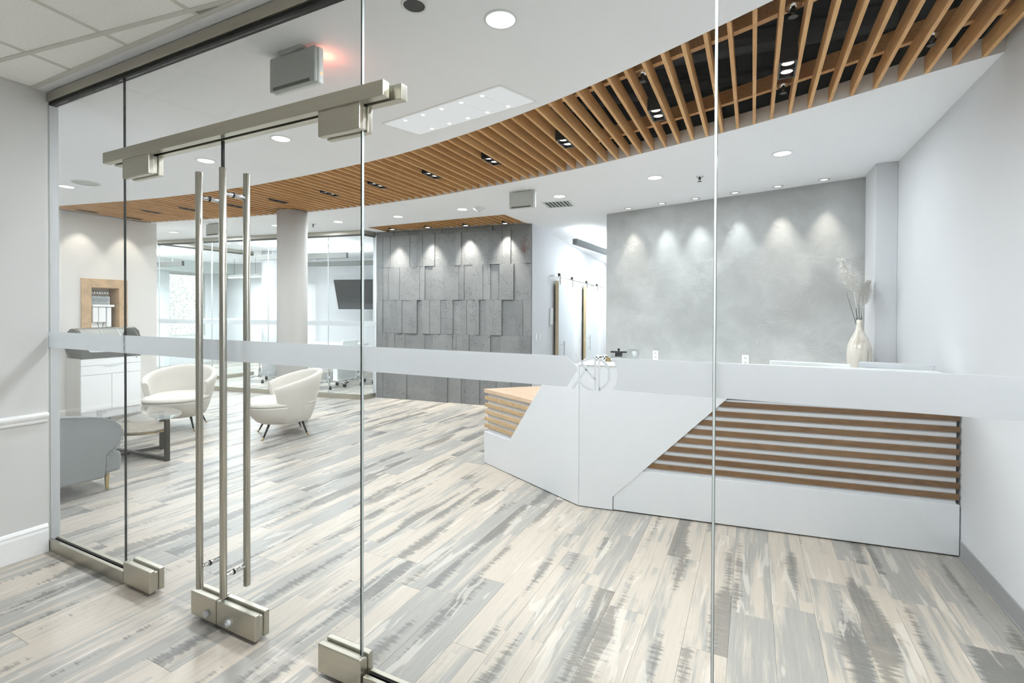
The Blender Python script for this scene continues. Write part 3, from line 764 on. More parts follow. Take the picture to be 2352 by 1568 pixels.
# ---- wall washers over the plaster
for k, (s, wc) in enumerate([(.395, (1, .90, .78)), (.835, (.95, .98, 1)), (1.235, (.95, .98, 1)), (1.665, (.95, .98, 1)), (2.085, (1, .91, .80)), (2.49, (1, .91, .80))]):
    p = PA+pu*s+Vector((pu.y, -pu.x))*.15
    t = thing('wall_washer', f'small recessed wall washer over the grey plaster wall, {ordw[k]} from the left', 'spotlight', (p.x, p.y, CEIL))
    MB().lathe([(.052, 0), (.05, -.005), (.036, -.006), (.034, -.002)], (p.x, p.y, CEIL), 24, False).obj('trim_ring', M['silver'], t, smooth=True)
    MB().lathe([(.034, -.002), (.02, -.003), (.001, -.003)], (p.x, p.y, CEIL), 20, False).obj('lens', M['lenswarm'], t)
    q = p+Vector((-pu.y, pu.x))*.10
    lamp('SPOT', (p.x, p.y, CEIL-.008), 30, t, target=(q.x, q.y, 1.5), angle=50, blend=.9, radius=.018, col=wc)

# ---- troffer beside the slats
tf = thing('troffer_light', 'long rectangular luminaire with two rows of lamp cells beside the slats', 'ceiling light', (-1.76, 2.70, CEIL))
TO, TX, TYv = Vector((-2.301, 2.651)), Vector((.986, -.154)), Vector((.102, .279))
def tp(a, b): q = TO+TX*a+TYv*b; return (q.x, q.y)
MB().prism([tp(-.012, -.03), tp(1.012, -.03), tp(1.012, 1.03), tp(-.012, 1.03)], CEIL-.003, CEIL-.0005).obj('frame', M['trimw'], tf)
for i in range(6):
    a0, a1 = i/6+.004, (i+1)/6-.004
    MB().prism([tp(a0, .02), tp(a1, .02), tp(a1, .98), tp(a0, .98)], CEIL-.006, CEIL-.0032).obj('diffuser', M['troffer'], tf)
for i in range(1, 6):
    for b in (.14, .86):
        q = tp(i/6, b); MB().lathe([(.015, 0), (.010, -.004), (.001, -.005)], (q[0], q[1], CEIL-.005), 14, False).obj('lens', M['bulb'], tf)
q = tp(.5, .5)
lamp('AREA', (q[0], q[1], CEIL-.012), 22, tf, size=.95, size_y=.26, shape='RECTANGLE', rot=math.atan2(TX.y, TX.x))
# added panel lights above the frame, unseen, to brighten the lobby
for k, (x, y) in enumerate([(-.26, 1.10), (.84, .92)]):
    t = thing('lobby_troffer', ['flat square ceiling panel light in the lobby, left of the pair', 'flat square ceiling panel light in the lobby, right of the pair'][k], 'ceiling light', (x, y, CEIL))
    MB().box(x-.2, x+.2, y-.2, y+.2, CEIL-.012, CEIL-.002).obj('frame', M['trimw'], t)
    MB().box(x-.18, x+.18, y-.18, y+.18, CEIL-.016, CEIL-.0122).obj('diffuser', M['lens'], t)
    lamp('AREA', (x, y, CEIL-.022), (48, 26)[k], t, size=.36, size_y=.36, shape='SQUARE', col=(.92, .965, 1))

# ---- smoke detector, grille, exit boxes
t = thing('smoke_detector', 'white round smoke detector on the ceiling above the concrete wall', 'smoke detector', (-3.087, 5.321, CEIL))
MB().lathe([(.078, 0), (.076, -.018), (.05, -.024), (.048, -.036), (.03, -.046), (.001, -.048)], (-3.087, 5.321, CEIL), 24, False).obj('body', M['signwhite'], t, smooth=True)
MB().lathe([(.02, -.044), (.018, -.054), (.001, -.056)], (-3.087, 5.321, CEIL), 16, False).obj('sensor', M['greyplastic'], t)
t = thing('air_grille', 'square metal air grille behind the second exit box', 'air vent', (-2.12, 5.56, CEIL))
gf = frame((-2.12, 5.56, CEIL), (1, .12))
MB(gf).box(-.17, .17, -.17, -.15, -.008, 0).box(-.17, .17, .15, .17, -.008, 0).box(-.17, -.15, -.15, .15, -.008, 0).box(.15, .17, -.15, .15, -.008, 0).obj('frame', M['signwhite'], t)
MB(gf).box(-.15, .15, -.15, .15, -.002, -.0005).obj('backing', M['gasket'], t)
for i in range(7): MB(gf).box(-.148+i*.044, -.148+i*.044+.018, -.15, .15, -.007, -.0022).obj('louver', M['greyplastic'], t)
def exit_box(x0, x1, y, z0, z1, label, led=False):
    t = thing('exit_sign', label, 'exit sign', ((x0+x1)/2, y, CEIL))
    MB().box(x0, x1, y-.022, y-.002, z0, z1).obj('housing', M['greyplastic'], t, bevel=.012, seg=3)
    MB().box(x0+.004, x1+.006, y-.002, y+.030, z0-.002, z1).obj('back_housing', M['signwhite'], t, bevel=.010, seg=3)
    MB().box((x0*.7+x1*.3)-.02, (x0*.3+x1*.7)+.02, y-.035, y+.045, z1-.001, CEIL).obj('mount_plate', M['greyplastic'], t, bevel=.003)
    MB().box(x0+.03, x1-.035, y-.0235, y-.0215, z0+.004, z0+.020).obj('recess', M['dark'], t)
    for x in (x0+.03, x1-.03): MB().tube((x, y+.01, z0-.006), (x, y+.01, z0), .007, seg=10).obj('foot', M['signwhite'], t)
    if led:
        MB().tube((x1+.005, y+.012, z0+.045), (x1+.009, y+.012, z0+.045), .005, seg=10).obj('indicator', M['led'], t)
        MB().box(x0+.03, x1-.03, y+.030, y+.032, z0+.03, z1-.03).obj('lit_face', emit('red lit letters', (1, .10, .04), 2.0), t)
        lamp('POINT', ((x0+x1)/2+.1, y+.10, z1-.03), .35, t, radius=.03, col=(1, .22, .12))
exit_box(-2.225, -1.900, 1.722, 2.557, 2.732, 'grey exit sign box on the ceiling above the door header bar', True)
exit_box(-2.39, -2.095, 4.79, 2.556, 2.735, 'grey exit sign box right of the smoke detector')
exit_box(-7.416, -7.11, 4.61, 2.562, 2.735, 'grey exit sign box partly hidden behind the pull bars')

# ---- columns
for nm, x, y, r, mat, lab in (('round_column', -5.452, 4.51, .186, 'columnpaint', 'tall round cream column carrying the slat ceiling'), ('round_column', -9.62, 7.42, .205, 'white', 'pale round column in the conference room behind the glass')):
    t = thing(nm, lab, 'column', (x, y, 0))
    MB().lathe([(r, .001), (r, CEIL-.001)], (x, y, 0), 48).obj('shaft', M[mat], t, smooth=True, bevel=.002, seg=1, angle=60)
    MB().lathe([(r+.008, .001), (r+.008, .10), (r+.001, .104)], (x, y, 0), 48, False).obj('base_ring', M['greybase'] if mat == 'white' else M['columnpaint'], t, smooth=True)

# ================================================================ RECEPTION DESK
A = Vector((-1.149, 3.476)); Bq = Vector((1.106, 3.7592)); D = Vector((-2.288, 4.066))
DFm = frame((A.x, A.y, 0), Bq-A); LD = (Bq-A).length
v_ = (D-A).normalized(); LFm = frame((A.x, A.y, 0), v_, (-v_.y*-1, v_.x*-1) if False else (v_.y, -v_.x)); LL = (D-A).length
if (LFm.to_3x3() @ Vector((0, 1, 0))).y < 0: LFm = frame((A.x, A.y, 0), v_, (-v_.y, v_.x))
desk = thing('reception_desk', 'white reception desk with walnut slats and an angled wraparound front panel', 'desk', (A.x, A.y, 0))
ZC = 1.052
PT1 = [(0, .008), (.247, .008), (.247, .104), (.247+(ZC-.104), ZC), (0, ZC)]
wp = MB(DFm); wp.prism(PT1, -.008, .016, 'y')
wp.mx = LFm; wp.prism([(0, .008), (.868, .008), (.868, .306), (.460, .812), (.266, ZC), (0, ZC)], -.008, .016, 'y')
wp.obj('wrap_panel', M['desk'], desk)
MB(DFm).box(.251, LD, -.004, .055, .010, .311).obj('plinth', M['desk'], desk, bevel=.0015, seg=1)
MB(DFm).box(.2, LD-.012, .015, .054, .311, ZC-.20).obj('backing_panel', M['desk'], desk)
MB(DFm).box(.9, LD, .002, .0145, .868, ZC).obj('apron', M['desk'], desk)
for k in range(8):
    zt = .840-k*.0669
    x0 = .247+(zt-.034-.104)-.06
    MB(DFm).box(x0, LD-.002, -.001, .0145, zt-.034, zt).obj('slat', M['walnut'], desk, bevel=.0015, seg=1)
MB(DFm).box(.05, LD-.004, .056, .30, .02, ZC).obj('body', M['desk'], desk)
MB(DFm).prism([(-.006, -.016), (LD, -.016), (LD, .33), (.10, .33)], ZC, ZC+.020).obj('counter_top', M['counter'], desk, bevel=.003)
# low wing on the left
MB(LFm).box(.870, LL, -.006, .055, .004, .303).obj('plinth', M['desk'], desk, bevel=.0015, seg=1)
MB(LFm).box(.05, LL-.03, .018, .058, .303, .672).obj('backing_panel', M['desk'], desk)
for k in range(5):
    zt = .639-k*.0655
    x0 = .868-(zt-.306)*.806-.06
    MB(LFm).box(x0, LL-.003+.002*k, -.001, .0175, zt-.034, zt).obj('slat', M['oakl'], desk, bevel=.0015, seg=1)
P1 = D+Vector((-.004, .0)); P2 = A+v_*.40; inn = Vector((.460, .888)); e_ = Vector((.71, .70))
P2b = P2-inn*.004; P1b = P1-inn*.004
P4 = P1b+e_*.72; P3 = Vector((-.92, 4.15))
MB().prism([tuple(P1b), tuple(P2b), tuple(P3), tuple(P4)], .672, .707).obj('wing_top', M['oaktop'], desk, bevel=.002)
MB().prism([tuple(D+inn*.06+e_*.03), tuple(A+v_*.3+inn*.06), (-.94, 4.10), tuple(D+e_*.66)], .004, .670).obj('wing_body', M['desk'], desk)
MB(DFm).box(.35, LD-.004, .30, 1.0, .715, .74).obj('work_surface', M['counter'], desk)

# ---- things on the counter
def on(s, d, z=ZC+.0205): q = DFm @ Vector((s, d, z)); return q
def item(name, label, cat, s, d, rz=0): 
    q = on(s, d); return thing(name, label, cat, q, math.atan2(Bq.y-A.y, Bq.x-A.x)+rz), frame((q.x, q.y, q.z), Bq-A)
t, f = item('desk_stand', 'black topped clear acrylic desk stand with a knob on the counter', 'desk stand', .265, .16)
MB(f).box(-.060, .060, -.016, .016, .064, .076).obj('top_bar', M['blackmetal'], t, bevel=.002)
MB(f).box(-.026, .026, -.016, .016, .040, .064).obj('hub', M['blackmetal'], t, bevel=.003)
MB(f).tube((0, 0, .076), (0, 0, .085), .006, seg=12).lathe([(.006, .083), (.011, .089), (.010, .096), (.001, .097)], (0, 0, 0), 14, False).obj('knob', M['blackmetal'], t, smooth=True)
MB(f).tube((-.034, 0, .033), (.026, 0, .033), .0055, seg=12).obj('rod', M['chrome'], t)
MB(f).prism([(-.052, .004), (-.022, .004), (-.034, .02), (-.036, .060), (-.056, .060)], -.014, .014, 'y').obj('leg', M['acrylic'], t)
MB(f).box(.020, .058, -.014, .014, 0.004, .060).obj('leg', M['acrylic'], t)
MB(f).box(-.060, .060, -.022, .022, 0, .004).obj('base_plate', M['acrylic'], t)
t, f = item('crystal_block', 'clear faceted crystal block on the counter right of the black stand', 'ornament', .372, .16)
bm = MB(f); bm.rings([[(x*w, y*w*.7, z) for x, y in ((-1, -.8), (-.8, -1), (.8, -1), (1, -.8), (1, .8), (.8, 1), (-.8, 1), (-1, .8))] for w, z in ((.036, 0), (.040, .006), (.037, .03), (.043, .05), (.043, .088), (.036, .094))]); bm.obj('block', M['acrylic'], t)
MB(f).lathe([(.004, .04), (.016, .05), (.020, .064), (.014, .078), (.004, .08)], (.008, 0, 0), 10).obj('etched_core', M['signwhite'], t)
for s, w, z1, lab in ((.118, .020, .034, 'tiny black and white patterned box seen through the left of the monogram'), (.165, .016, .040, 'tiny black and white patterned box behind the monogram stem')):
    t, f = item('patterned_box', lab, 'box', s, .15)
    MB(f).box(-w, w, -.018, .018, 0, z1).obj('box_body', M['check'], t, bevel=.001, seg=1)
    MB(f).box(-w-.001, w+.001, -.019, .019, z1, z1+.004).obj('lid', M['signwhite'], t)
t, f = item('brass_wedge', 'small brass wedge left of the black topped stand', 'ornament', .195, .13)
MB(f).prism([(-.018, 0), (.014, 0), (.014, .020), (-.018, .034)], -.012, .012, 'y').obj('wedge', M['brass'], t)
MB(f).box(-.02, .018, -.014, .014, -.0002, .002).obj('foot', M['blackmetal'], t)

# ---- monitors
def monitor(x0, x1, y, z1, rz, label):
    zb = .7405; cx = (x0+x1)/2; t = thing('computer_monitor', label, 'monitor', (cx, y, zb), rz); f = Matrix.Translation((cx, y, zb)) @ Matrix.Rotation(rz, 4, 'Z')
    w = (x1-x0)/2; top = z1-zb
    MB(f).box(-w, w, -.008, .008, top-.36, top).obj('shell', M['signwhite'] if x0 < .5 else M['silver'], t, bevel=.012, seg=3)
    MB(f).box(-w+.012, w-.012, .0082, .010, top-.30, top-.012).obj('screen', M['screen'], t)
    MB(f).prism([(-.09, 0), (.09, 0), (.07, .006), (.05, top-.2), (-.05, top-.2), (-.07, .006)], -.032, -.022, 'y').obj('stand', M['silver'], t)
    MB(f).box(-.09, .09, -.09, .06, 0, .006).obj('foot', M['silver'], t, bevel=.002)
monitor(.115, .605, 4.05, 1.094, -.10, 'white backed monitor left of the vase, its rim just above the frosted band')
monitor(.655, 1.062, 4.06, 1.112, -.02, 'silver backed monitor right of the vase near the right wall')

# ---- credenza, vase, plumes
cr = thing('credenza', 'low white credenza along the grey plaster wall behind the desk', 'cabinet', (-.3, 5.6, 0))
crf = frame((PA.x, PA.y, 0), pu)
CP = [(-.90, -.50), (1.50, -.50), (1.50, -.012), (-.90, -.012)]
MB(PF).box(.3, 2.66, -.50, -.012, .10, .765).obj('body', M['desk'], cr)
MB(PF).box(.34, 2.60, -.46, -.03, .001, .10).obj('toe_kick', M['dark'], cr)
MB(PF).box(.28, 2.70, -.62, -.010, .766, .80).obj('top', M['counter'], cr, bevel=.003)
for i in range(4): MB(PF).box(.31+i*.588, .31+i*.588+.58, -.516, -.5005, .11, .755).obj('door', M['desk'], cr, bevel=.002)
vx, vy, vz = .836, 5.16, .8005
K = .98
t = thing('vase', 'tall cream bottle vase holding white plumes beside the plaster wall', 'vase', (vx, vy, vz))
prof = [(r_*.90 if r_ > .03 else r_, z_) for r_, z_ in [(.045, 0), (.058, .01), (.080, .08), (.098, .18), (.104, .26), (.102, .31), (.092, .37), (.072, .42), (.050, .455), (.034, .49), (.026, .52), (.024, .545), (.0235, .583)]]
MB().lathe(prof+[(.0195, .583), (.020, .54), (.001, .53)], (vx, vy, vz), 40, False).obj('body', M['vase'], t, smooth=True)
def pxz(px, py, y): 
    d = R3*((px-1176)/F_PX) - U3*((py-CY)/F_PX) + F2; tt = y/d.y; return Vector((d.x*tt, y, CAM_Z+d.z*tt))
rp = random.Random(3)
def plume(pts, wid, label, yo):
    t = thing('pampas_plume', label, 'dried grass', (vx, vy, vz+.55), 0, None)
    P = [pxz(px, py, vy+yo) for px, py in pts]
    neck = Vector((vx+(.008 if yo > 0 else -.008), vy+yo*.1, vz+.50))
    MB().path([neck, neck.lerp(P[0], .5)+Vector((.004, 0, .0)), P[0]], .0022, 6).path(P, .0016, 5).obj('stem', M['stem'] if False else M['plume'], t)
    MB().path([neck+Vector((0, 0, -.02)), neck.lerp(P[0], .55)], .0030, 6).obj('stalk', M['stem'], t)
    b = bmesh.new()
    for i in range(2400):
        u = rp.random()**.9; k = u*(len(P)-1); j = min(int(k), len(P)-2); p = P[j].lerp(P[j+1], k-j); dr = (P[min(j+1, len(P)-1)]-P[j]).normalized()
        ang = rp.random()*2*PI; side = Vector((math.cos(ang), math.sin(ang)*.8, 0)); w = wid*(.35+.65*math.sin(min(1, u*1.15+.12)*PI))
        L = w*(.6+.6*rp.random()); e = p+side*L*.95+dr*L*(.12+.42*rp.random()); e.z -= L*.12*rp.random()
        mid = p.lerp(e, .55)+dr*L*.16; sd = dr.cross(side).normalized()*.0011
        a = [b.verts.new(q) for q in (p-sd, p+sd, mid+sd, mid-sd)]; c = b.verts.new(e)
        b.faces.new(a); b.faces.new((a[3], a[2], c))
    me = bpy.data.meshes.new('feather'); b.to_mesh(me); b.free(); me.materials.append(M['plume'])
    o = bpy.data.objects.new('feather', me); COL.objects.link(o); o.parent = t; o.matrix_parent_inverse = t.matrix_basis.inverted(); o['kind'] = 'stuff'
plume([(1962, 668), (1954, 645), (1944, 618), (1932, 596)], .135, 'white feathery plume leaning left out of the vase', -.02)
plume([(1982, 702), (1984, 684), (1988, 664), (1996, 645)], .125, 'white feathery plume on the right of the vase', .05)
for k, ((px, py), lab) in enumerate([((1944, 672), 'thin dark grass stem leaning far left out of the vase'), ((1964, 676), 'thin dark grass stem standing upright in the vase neck'), ((1972, 672), 'thin dark grass stem in the middle of the vase neck'), ((1981, 706), 'short dark grass stem at the right of the vase neck')]):
    t = thing('grass_stem', lab, 'dried grass', (vx, vy, vz+.55))
    e = pxz(px, py, vy+.01*k); n0 = Vector((vx-.010+.006*k, vy-.004+.004*k, vz+.49))
    MB().tube(n0, n0.lerp(e, .5), .0024, .0018, 6).tube(n0.lerp(e, .5), e, .0018, .0009, 6).obj('stem', M['stem'], t)
    MB().tube(n0+Vector((.004, .004, 0)), n0.lerp(e, .33)+Vector((.012, 0, 0)), .0035, .002, 6).obj('leaf_blade', M['stem'], t)

# ---- outlets, switches
def outlet(Fm, s, z, label, name='wall_outlet', cat='outlet'):
    q = Fm @ Vector((s, 0, z)); t = thing(name, label, cat, q)
    MB(Fm).box(s-.036, s+.036, -.007, -.0005, z-.058, z+.058).obj('cover_plate', M['signwhite'], t, bevel=.002)
    for dz in (-.024, .024): MB(Fm).box(s-.015, s+.015, -.009, -.0072, z+dz-.014, z+dz+.014).obj('socket', M['greyplastic'], t, bevel=.002)
outlet(PF, .70, .905, 'white outlet low on the plaster wall, left of the tall glass joint')
outlet(PF, 1.745, .915, 'white outlet low on the plaster wall, right of the tall glass joint')
CFo = frame((CW.x, CW.y, 0), cd, -cn) if False else Matrix(((cd.x, -cn.x, 0, CW.x), (cd.y, -cn.y, 0, CW.y), (0, 0, 1, 0), (0, 0, 0, 1)))
for s, lab in ((.22, 'white light switch beside the concrete wall, nearer one'), (.40, 'white light switch beside the concrete wall, farther one')):
    q = CF @ Vector((s, 0, 1.05)); t = thing('light_switch', lab, 'switch', q)
    MB(CF).box(s-.036, s+.036, .0005, .007, .99, 1.105).obj('cover_plate', M['signwhite'], t, bevel=.002)
    MB(CF).box(s-.014, s+.014, .0072, .010, 1.015, 1.08).obj('rocker', M['trimw'], t)
q = CF @ Vector((1.05, 0, 1.4)); t = thing('wall_phone', 'white phone handset on the wall left of the first sliding door', 'phone', q)
MB(CF).box(.96, 1.06, .0005, .035, 1.22, 1.50).obj('handset', M['signwhite'], t, bevel=.012)
MB(CF).box(1.09, 1.15, .0005, .02, 1.40, 1.47).obj('cradle', M['greyplastic'], t, bevel=.004)

# ---- sliding doors
rl = struct(empty('trim_11', CF @ Vector((1.0, .07, 2.06))))
MB(CF).tube((.95, .075, 2.035), (5.75, .075, 2.055), .012, seg=12).obj('track', M['chrome'], rl)
for s in (1.0, 2.2, 3.2, 4.4, 5.6): MB(CF).tube((s, 0, 2.04), (s, .075, 2.042), .011, seg=8).obj('bracket', M['chrome'], rl)
def barn(name, s0, s1, zt):
    d = struct(empty(name, CF @ Vector(((s0+s1)/2, .07, 0))))
    MB(CF).box(s0, s0+.09, .045, .098, .02, zt).box(s1-.09, s1, .045, .098, .02, zt).box(s0+.09, s1-.09, .045, .098, .02, .12).box(s0+.09, s1-.09, .045, .098, zt-.09, zt).obj('frame', M['barn'], d)
    MB(CF).box(s0+.012, s1-.012, .098, .1005, .03, zt-.01).obj('frosted_panel', M['frostdoor'], d)
    b = MB(CF); b.tube((s0+.16, .16, .60), (s0+.16, .16, .93), .011, seg=10); b.tube((s0+.16, .10, .66), (s0+.16, .16, .66), .008, seg=8); b.tube((s0+.16, .10, .87), (s0+.16, .16, .87), .008, seg=8)
    b.obj('pull_handle', M['chrome'], d)
    for s in (s0+.10, s1-.12):
        MB(CF).box(s-.016, s+.016, .098, .104, zt-.06, 2.09).tube((s, .066, 2.075), (s, .10, 2.075), .026, seg=16).obj('roller_hanger', M['darker'], d)
barn('door_3', 1.17, 2.32, 1.965); barn('door_4', 3.42, 4.85, 1.985)
# corridor luminaires
t = thing('linear_pendant', 'dark linear pendant hanging in the corridor left of the plaster wall', 'pendant light', (-2.45, 7.9, 2.5))
pf = frame((-2.46, 7.17, 0), (.05, 1.0))
MB(pf).box(0, 2.4, -.035, .035, 2.475, 2.56).obj('housing', plain('pendant grey', (120, 124, 124), .5), t)
MB(pf).box(0.01, 2.39, -.028, .028, 2.5602, 2.563).obj('diffuser', M['bulb'], t)
for y in (.45, 2.0): MB(pf).tube((y, 0, 2.56), (y, 0, CEIL), .0015, seg=6).obj('cable', M['dark'], t)
lamp('AREA', (-2.40, 8.37, 2.570), 11, t, up=True, size=2.2, size_y=.06, shape='RECTANGLE', rot=PI/2)
for tx, ty, te, lab in ((-2.55, 9.5, 44, 'square louvred ceiling luminaire in the corridor, nearer one'), (-2.80, 12.4, 56, 'square louvred ceiling luminaire deep in the corridor, farther one')):
    t = thing('corridor_troffer', lab, 'ceiling light', (tx, ty, CEIL))  # added lamps that brighten the corridor, no such fixture known there
    MB().box(tx-.3, tx+.3, ty-.3, ty+.3, CEIL-.010, CEIL-.001).obj('frame', M['trimw'], t)
    for i in range(4): MB().box(tx-.27+i*.145, tx-.27+i*.145+.125, ty-.27, ty+.27, CEIL-.014, CEIL-.0105).obj('diffuser', M['lens'], t)
    lamp('AREA', (tx, ty, CEIL-.02), te, t, size=.55, size_y=.55, shape='SQUARE')
# ================================================================ LOUNGE
# ---- tub chairs
def tub_chair(loc, facing, label):
    t = thing('tub_armchair', label, 'armchair', (loc[0], loc[1], 0), math.atan2(facing[1], facing[0])+PI/2, 'cream tub armchairs')
    f = t.matrix_basis.copy()
    # seat body
    def ring(a, b, z, cy=0, n=36, ex=2.4):
        out = []
        for i in range(n):
            th = 2*PI*i/n; c, s = math.cos(th), math.sin(th)
            out.append((a*math.copysign(abs(c)**(2/ex), c), cy+b*math.copysign(abs(s)**(2/ex), s), z))
        return out
    b = MB(f); b.rings([ring(.20, .20, .158, -.03), ring(.245, .245, .162, -.03), ring(.275, .285, .185, -.035), ring(.315, .345, .27, -.045), ring(.335, .372, .345, -.05), ring(.338, .376, .362, -.05)])
    b.obj('seat_base', M['boucle'], t, smooth=True)
    b = MB(f); b.rings([ring(.332, .368, .363, -.05), ring(.342, .382, .372, -.05), ring(.342, .382, .392, -.05), ring(.318, .355, .415, -.045), ring(.22, .24, .430, -.035), ring(.08, .09, .434, -.03)])
    b.obj('seat_cushion', M['boucle'], t, smooth=True)
    # shell
    rings = []; N = 40; phi = math.radians(118)
    def ab(z):
        k = max(0.0, (z-.165)/(.74-.165)); return .272+.150*k**.75, .262+.142*k**.75
    for i in range(N+1):
        th = -phi+2*phi*i/N; q = abs(th)/phi
        zt = .742-.150*(1-math.cos(min(1, q)*PI/2))**1.0-.012*q
        zb = .165
        zi = .385
        prof = []
        for k in range(7): prof.append((0, zb+(zt-.03-zb)*k/6))
        prof += [(.012, zt-.008), (.034, zt), (.056, zt-.010), (.068, zt-.04)]
        for k in range(1, 5): prof.append((.066-.006*k/4, zt-.04+(zi-zt+.04)*k/4))
        prof.append((.05, .30)); prof.append((.035, .20))
        r = []
        lean = .05*max(0, q-.75)/.25
        for dn, z in prof:
            a, bb = ab(z); fz = (z-.165)/(zt-.165)
            ff = 1-lean*(1-fz)*1.6
            tt = th*ff
            r.append(((a-dn)*math.sin(tt), (bb-dn)*math.cos(tt)+.01, z))
        rings.append(r)
    b = MB(f); b.rings(rings); b.obj('backrest_shell', M['boucle'], t, smooth=True, bevel=.006, seg=2, angle=60)
    a_, b_ = ab(.16)
    for sx in (-1, 1):
        for sy in (-1, 1):
            p0 = (sx*.175, sy*.17-.02, .172); p1 = (sx*.225, sy*.225-.03, .028); p2 = (sx*.2385, sy*.2405-.0325, .0005)
            L = MB(f).tube(p0, p1, .014, .0085, 10).obj('leg', M['blackmetal'], t, smooth=True)
            MB(f).tube(p1, p2, .0088, .007, 10).obj('leg_tip', M['brass'], L, smooth=True)
    return t
tub_chair((-4.93, 3.985), (-.52, -.855), 'cream tub armchair right of the pull bars, turned side on')
tub_chair((-6.33, 3.59), (.68, -.73), 'cream tub armchair left of the pull bars, facing the glass table')

# ---- grey sofa
so = thing('sofa', 'grey fabric sofa seen from its end behind the left glass pane', 'sofa', (-5.4, 1.9, 0))
ARM = [(1.63, .13), (2.035, .118), (2.045, .20), (2.052, .29), (2.075, .315), (2.12, .345), (2.152, .395), (2.158, .45), (2.14, .51), (2.095, .56), (2.02, .597), (1.92, .62), (1.76, .645), (1.66, .65), (1.62, .62), (1.60, .4)]
for xa, xb in ((-4.70, -4.57), (-6.33, -6.20)):
    o = MB().prism(ARM, xa, xb, 'x').obj('arm', M['greyfab'], so, smooth=False, bevel=.022, seg=3, angle=50)
    o2 = MB(); x_ = xb+.001 if xa > -5 else xa-.001
    o2.path([(x_, y, z) for y, z in [(2.045, .13)]+ARM[2:15]], .0045, 6); o2.obj('piping', M['greyfab'], so, smooth=True)
MB().box(-6.20, -4.70, 1.62, 1.80, .13, .66).obj('backrest', M['greyfab'], so, bevel=.04, seg=3)
MB().box(-6.215, -4.685, 1.78, 2.155, .13, .24).obj('seat_frame', M['greyfab'], so, bevel=.03, seg=3)
for xa, xb in ((-6.19, -5.455), (-5.445, -4.705)): MB().box(xa, xb, 1.79, 2.16, .245, .385).obj('seat_cushion', M['greyfab'], so, bevel=.045, seg=4)
MB().prism([(2.0, .14), (2.150, .155), (2.158, .25), (2.150, .305), (2.06, .335), (2.0, .335)], -4.70, -4.585, 'x').obj('seat_end', M['greyfab'], so, bevel=.02, seg=3)
for x in (-4.66, -6.24):
    for y in (2.085, 1.68): MB().tube((x, y, .13), (x, y, .0005), .017, .013, 4).obj('leg', M['brass'], so)

# ---- oval glass coffee table
ct = thing('coffee_table', 'oval glass coffee table with a wood lower shelf and dark metal legs', 'coffee table', (-5.58, 2.69, 0))
cx, cy_ = -5.57, 2.70
def oval(a, b, n=48, rot=.06): 
    return [(cx+a*math.cos(2*PI*i/n)*math.cos(rot)-b*math.sin(2*PI*i/n)*math.sin(rot), cy_+a*math.cos(2*PI*i/n)*math.sin(rot)+b*math.sin(2*PI*i/n)*math.cos(rot)) for i in range(n)]
MB().prism(oval(.56, .345), .402, .412).obj('glass_top', glass_mat('table glass', (.985, .99, .988), .05), ct, bevel=.002)
MB().prism(oval(.43, .27), .272, .290).obj('shelf', M['shelfwood'], ct, bevel=.002)
MB().prism(oval(.433, .273), .262, .2715).obj('shelf_edge', M['brass'], ct)
for lx, ly in ((-5.025, 2.735), (-5.505, 2.945), (-6.10, 2.665), (-5.62, 2.44)):
    dx, dy = (cx-lx), (cy_-ly); ln = math.hypot(dx, dy); ff = frame((lx, ly, 0), (dx, dy))
    MB(ff).box(-.018, .018, -.018, .018, .001, .4005).obj('leg', M['darker'], ct, bevel=.002)
    MB(ff).box(.018, ln-.012, -.016, .016, .008, .036).obj('base_bar', M['darker'], ct)
    MB(ff).box(.018, .10, -.012, .012, .378, .4005).obj('top_bracket', M['darker'], ct)

# ---- bar cabinet with roll-top case
cab = thing('bar_cabinet', 'white drinks cabinet with drawers below a dark tray against the cream wall', 'cabinet', (-7.9, 3.5, 0))
X0, X1, Y0, Y1 = -8.105, -7.705, 3.17, 3.855
MB().box(X0, X1-.018, Y0+.006, Y1, .115, .81).obj('body', M['counter'], cab)
MB().box(X0, X1-.018, Y0, Y0+.0055, .115, .81).obj('side_panel', M['cream'], cab)
MB().box(X0, X1-.03, Y0+.004, Y1-.01, .001, .115).obj('toe_kick', M['cream'], cab)
def front(n, ya, yb, za, zb, handle=None):
    o = MB().box(X1-.0175, X1, ya+.0025, yb-.0025, za+.0025, zb-.0025).obj(n, M['counter'], cab, bevel=.0015, seg=1)
    if handle: MB().box(X1+.0002, X1+.012, handle[0], handle[1], zb-.012, zb-.006).obj('handle', M['signwhite'], o)
front('drawer', Y0, Y1, .715, .81); front('drawer', Y0, Y1, .593, .715, (3.42, 3.58)); front('door', Y0, 3.509, .117, .593); front('door', 3.509, Y1, .117, .593)
MB().tube((X1, 3.80, .787), (X1+.004, 3.80, .787), .006, seg=10).obj('lock', M['darker'], cab)
case = thing('display_case', 'dark trayed roll top display case with chrome rim on the white cabinet', 'display case', (-7.9, 3.5, .81))
out = [(3.17, .812), (3.855, .812), (3.855, .828), (3.557, .876), (3.30, .885), (3.262, .895), (3.240, .928), (3.225, .965), (3.17, .965)]
b = MB(); rr = []
for x, lift in ((-7.697, 0), (-7.93, 0), (-8.10, .115)):
    rr.append([(x, y, max(z, z+lift*max(0, (.83-z)/.02) if z < .83 else z)) for y, z in out])
b.rings(rr); b.obj('tray', M['dark'], case)
capp = [(-8.105+0*0, .97)]+[(-7.905+.202*math.cos(PI-PI*i/14), .995+.203*math.sin(PI-PI*i/14)) for i in range(15)]+[(-7.70, .97)]
for ya, yb in ((3.165, 3.20), (3.815, 3.85)):
    MB().prism(capp, ya, yb, 'y').obj('end_panel', M['dark'], case)
ht = []
for i in range(5, 9):
    ang = PI-PI*i/14; ht.append((-7.905+.206*math.cos(ang), .995+.206*math.sin(ang)))
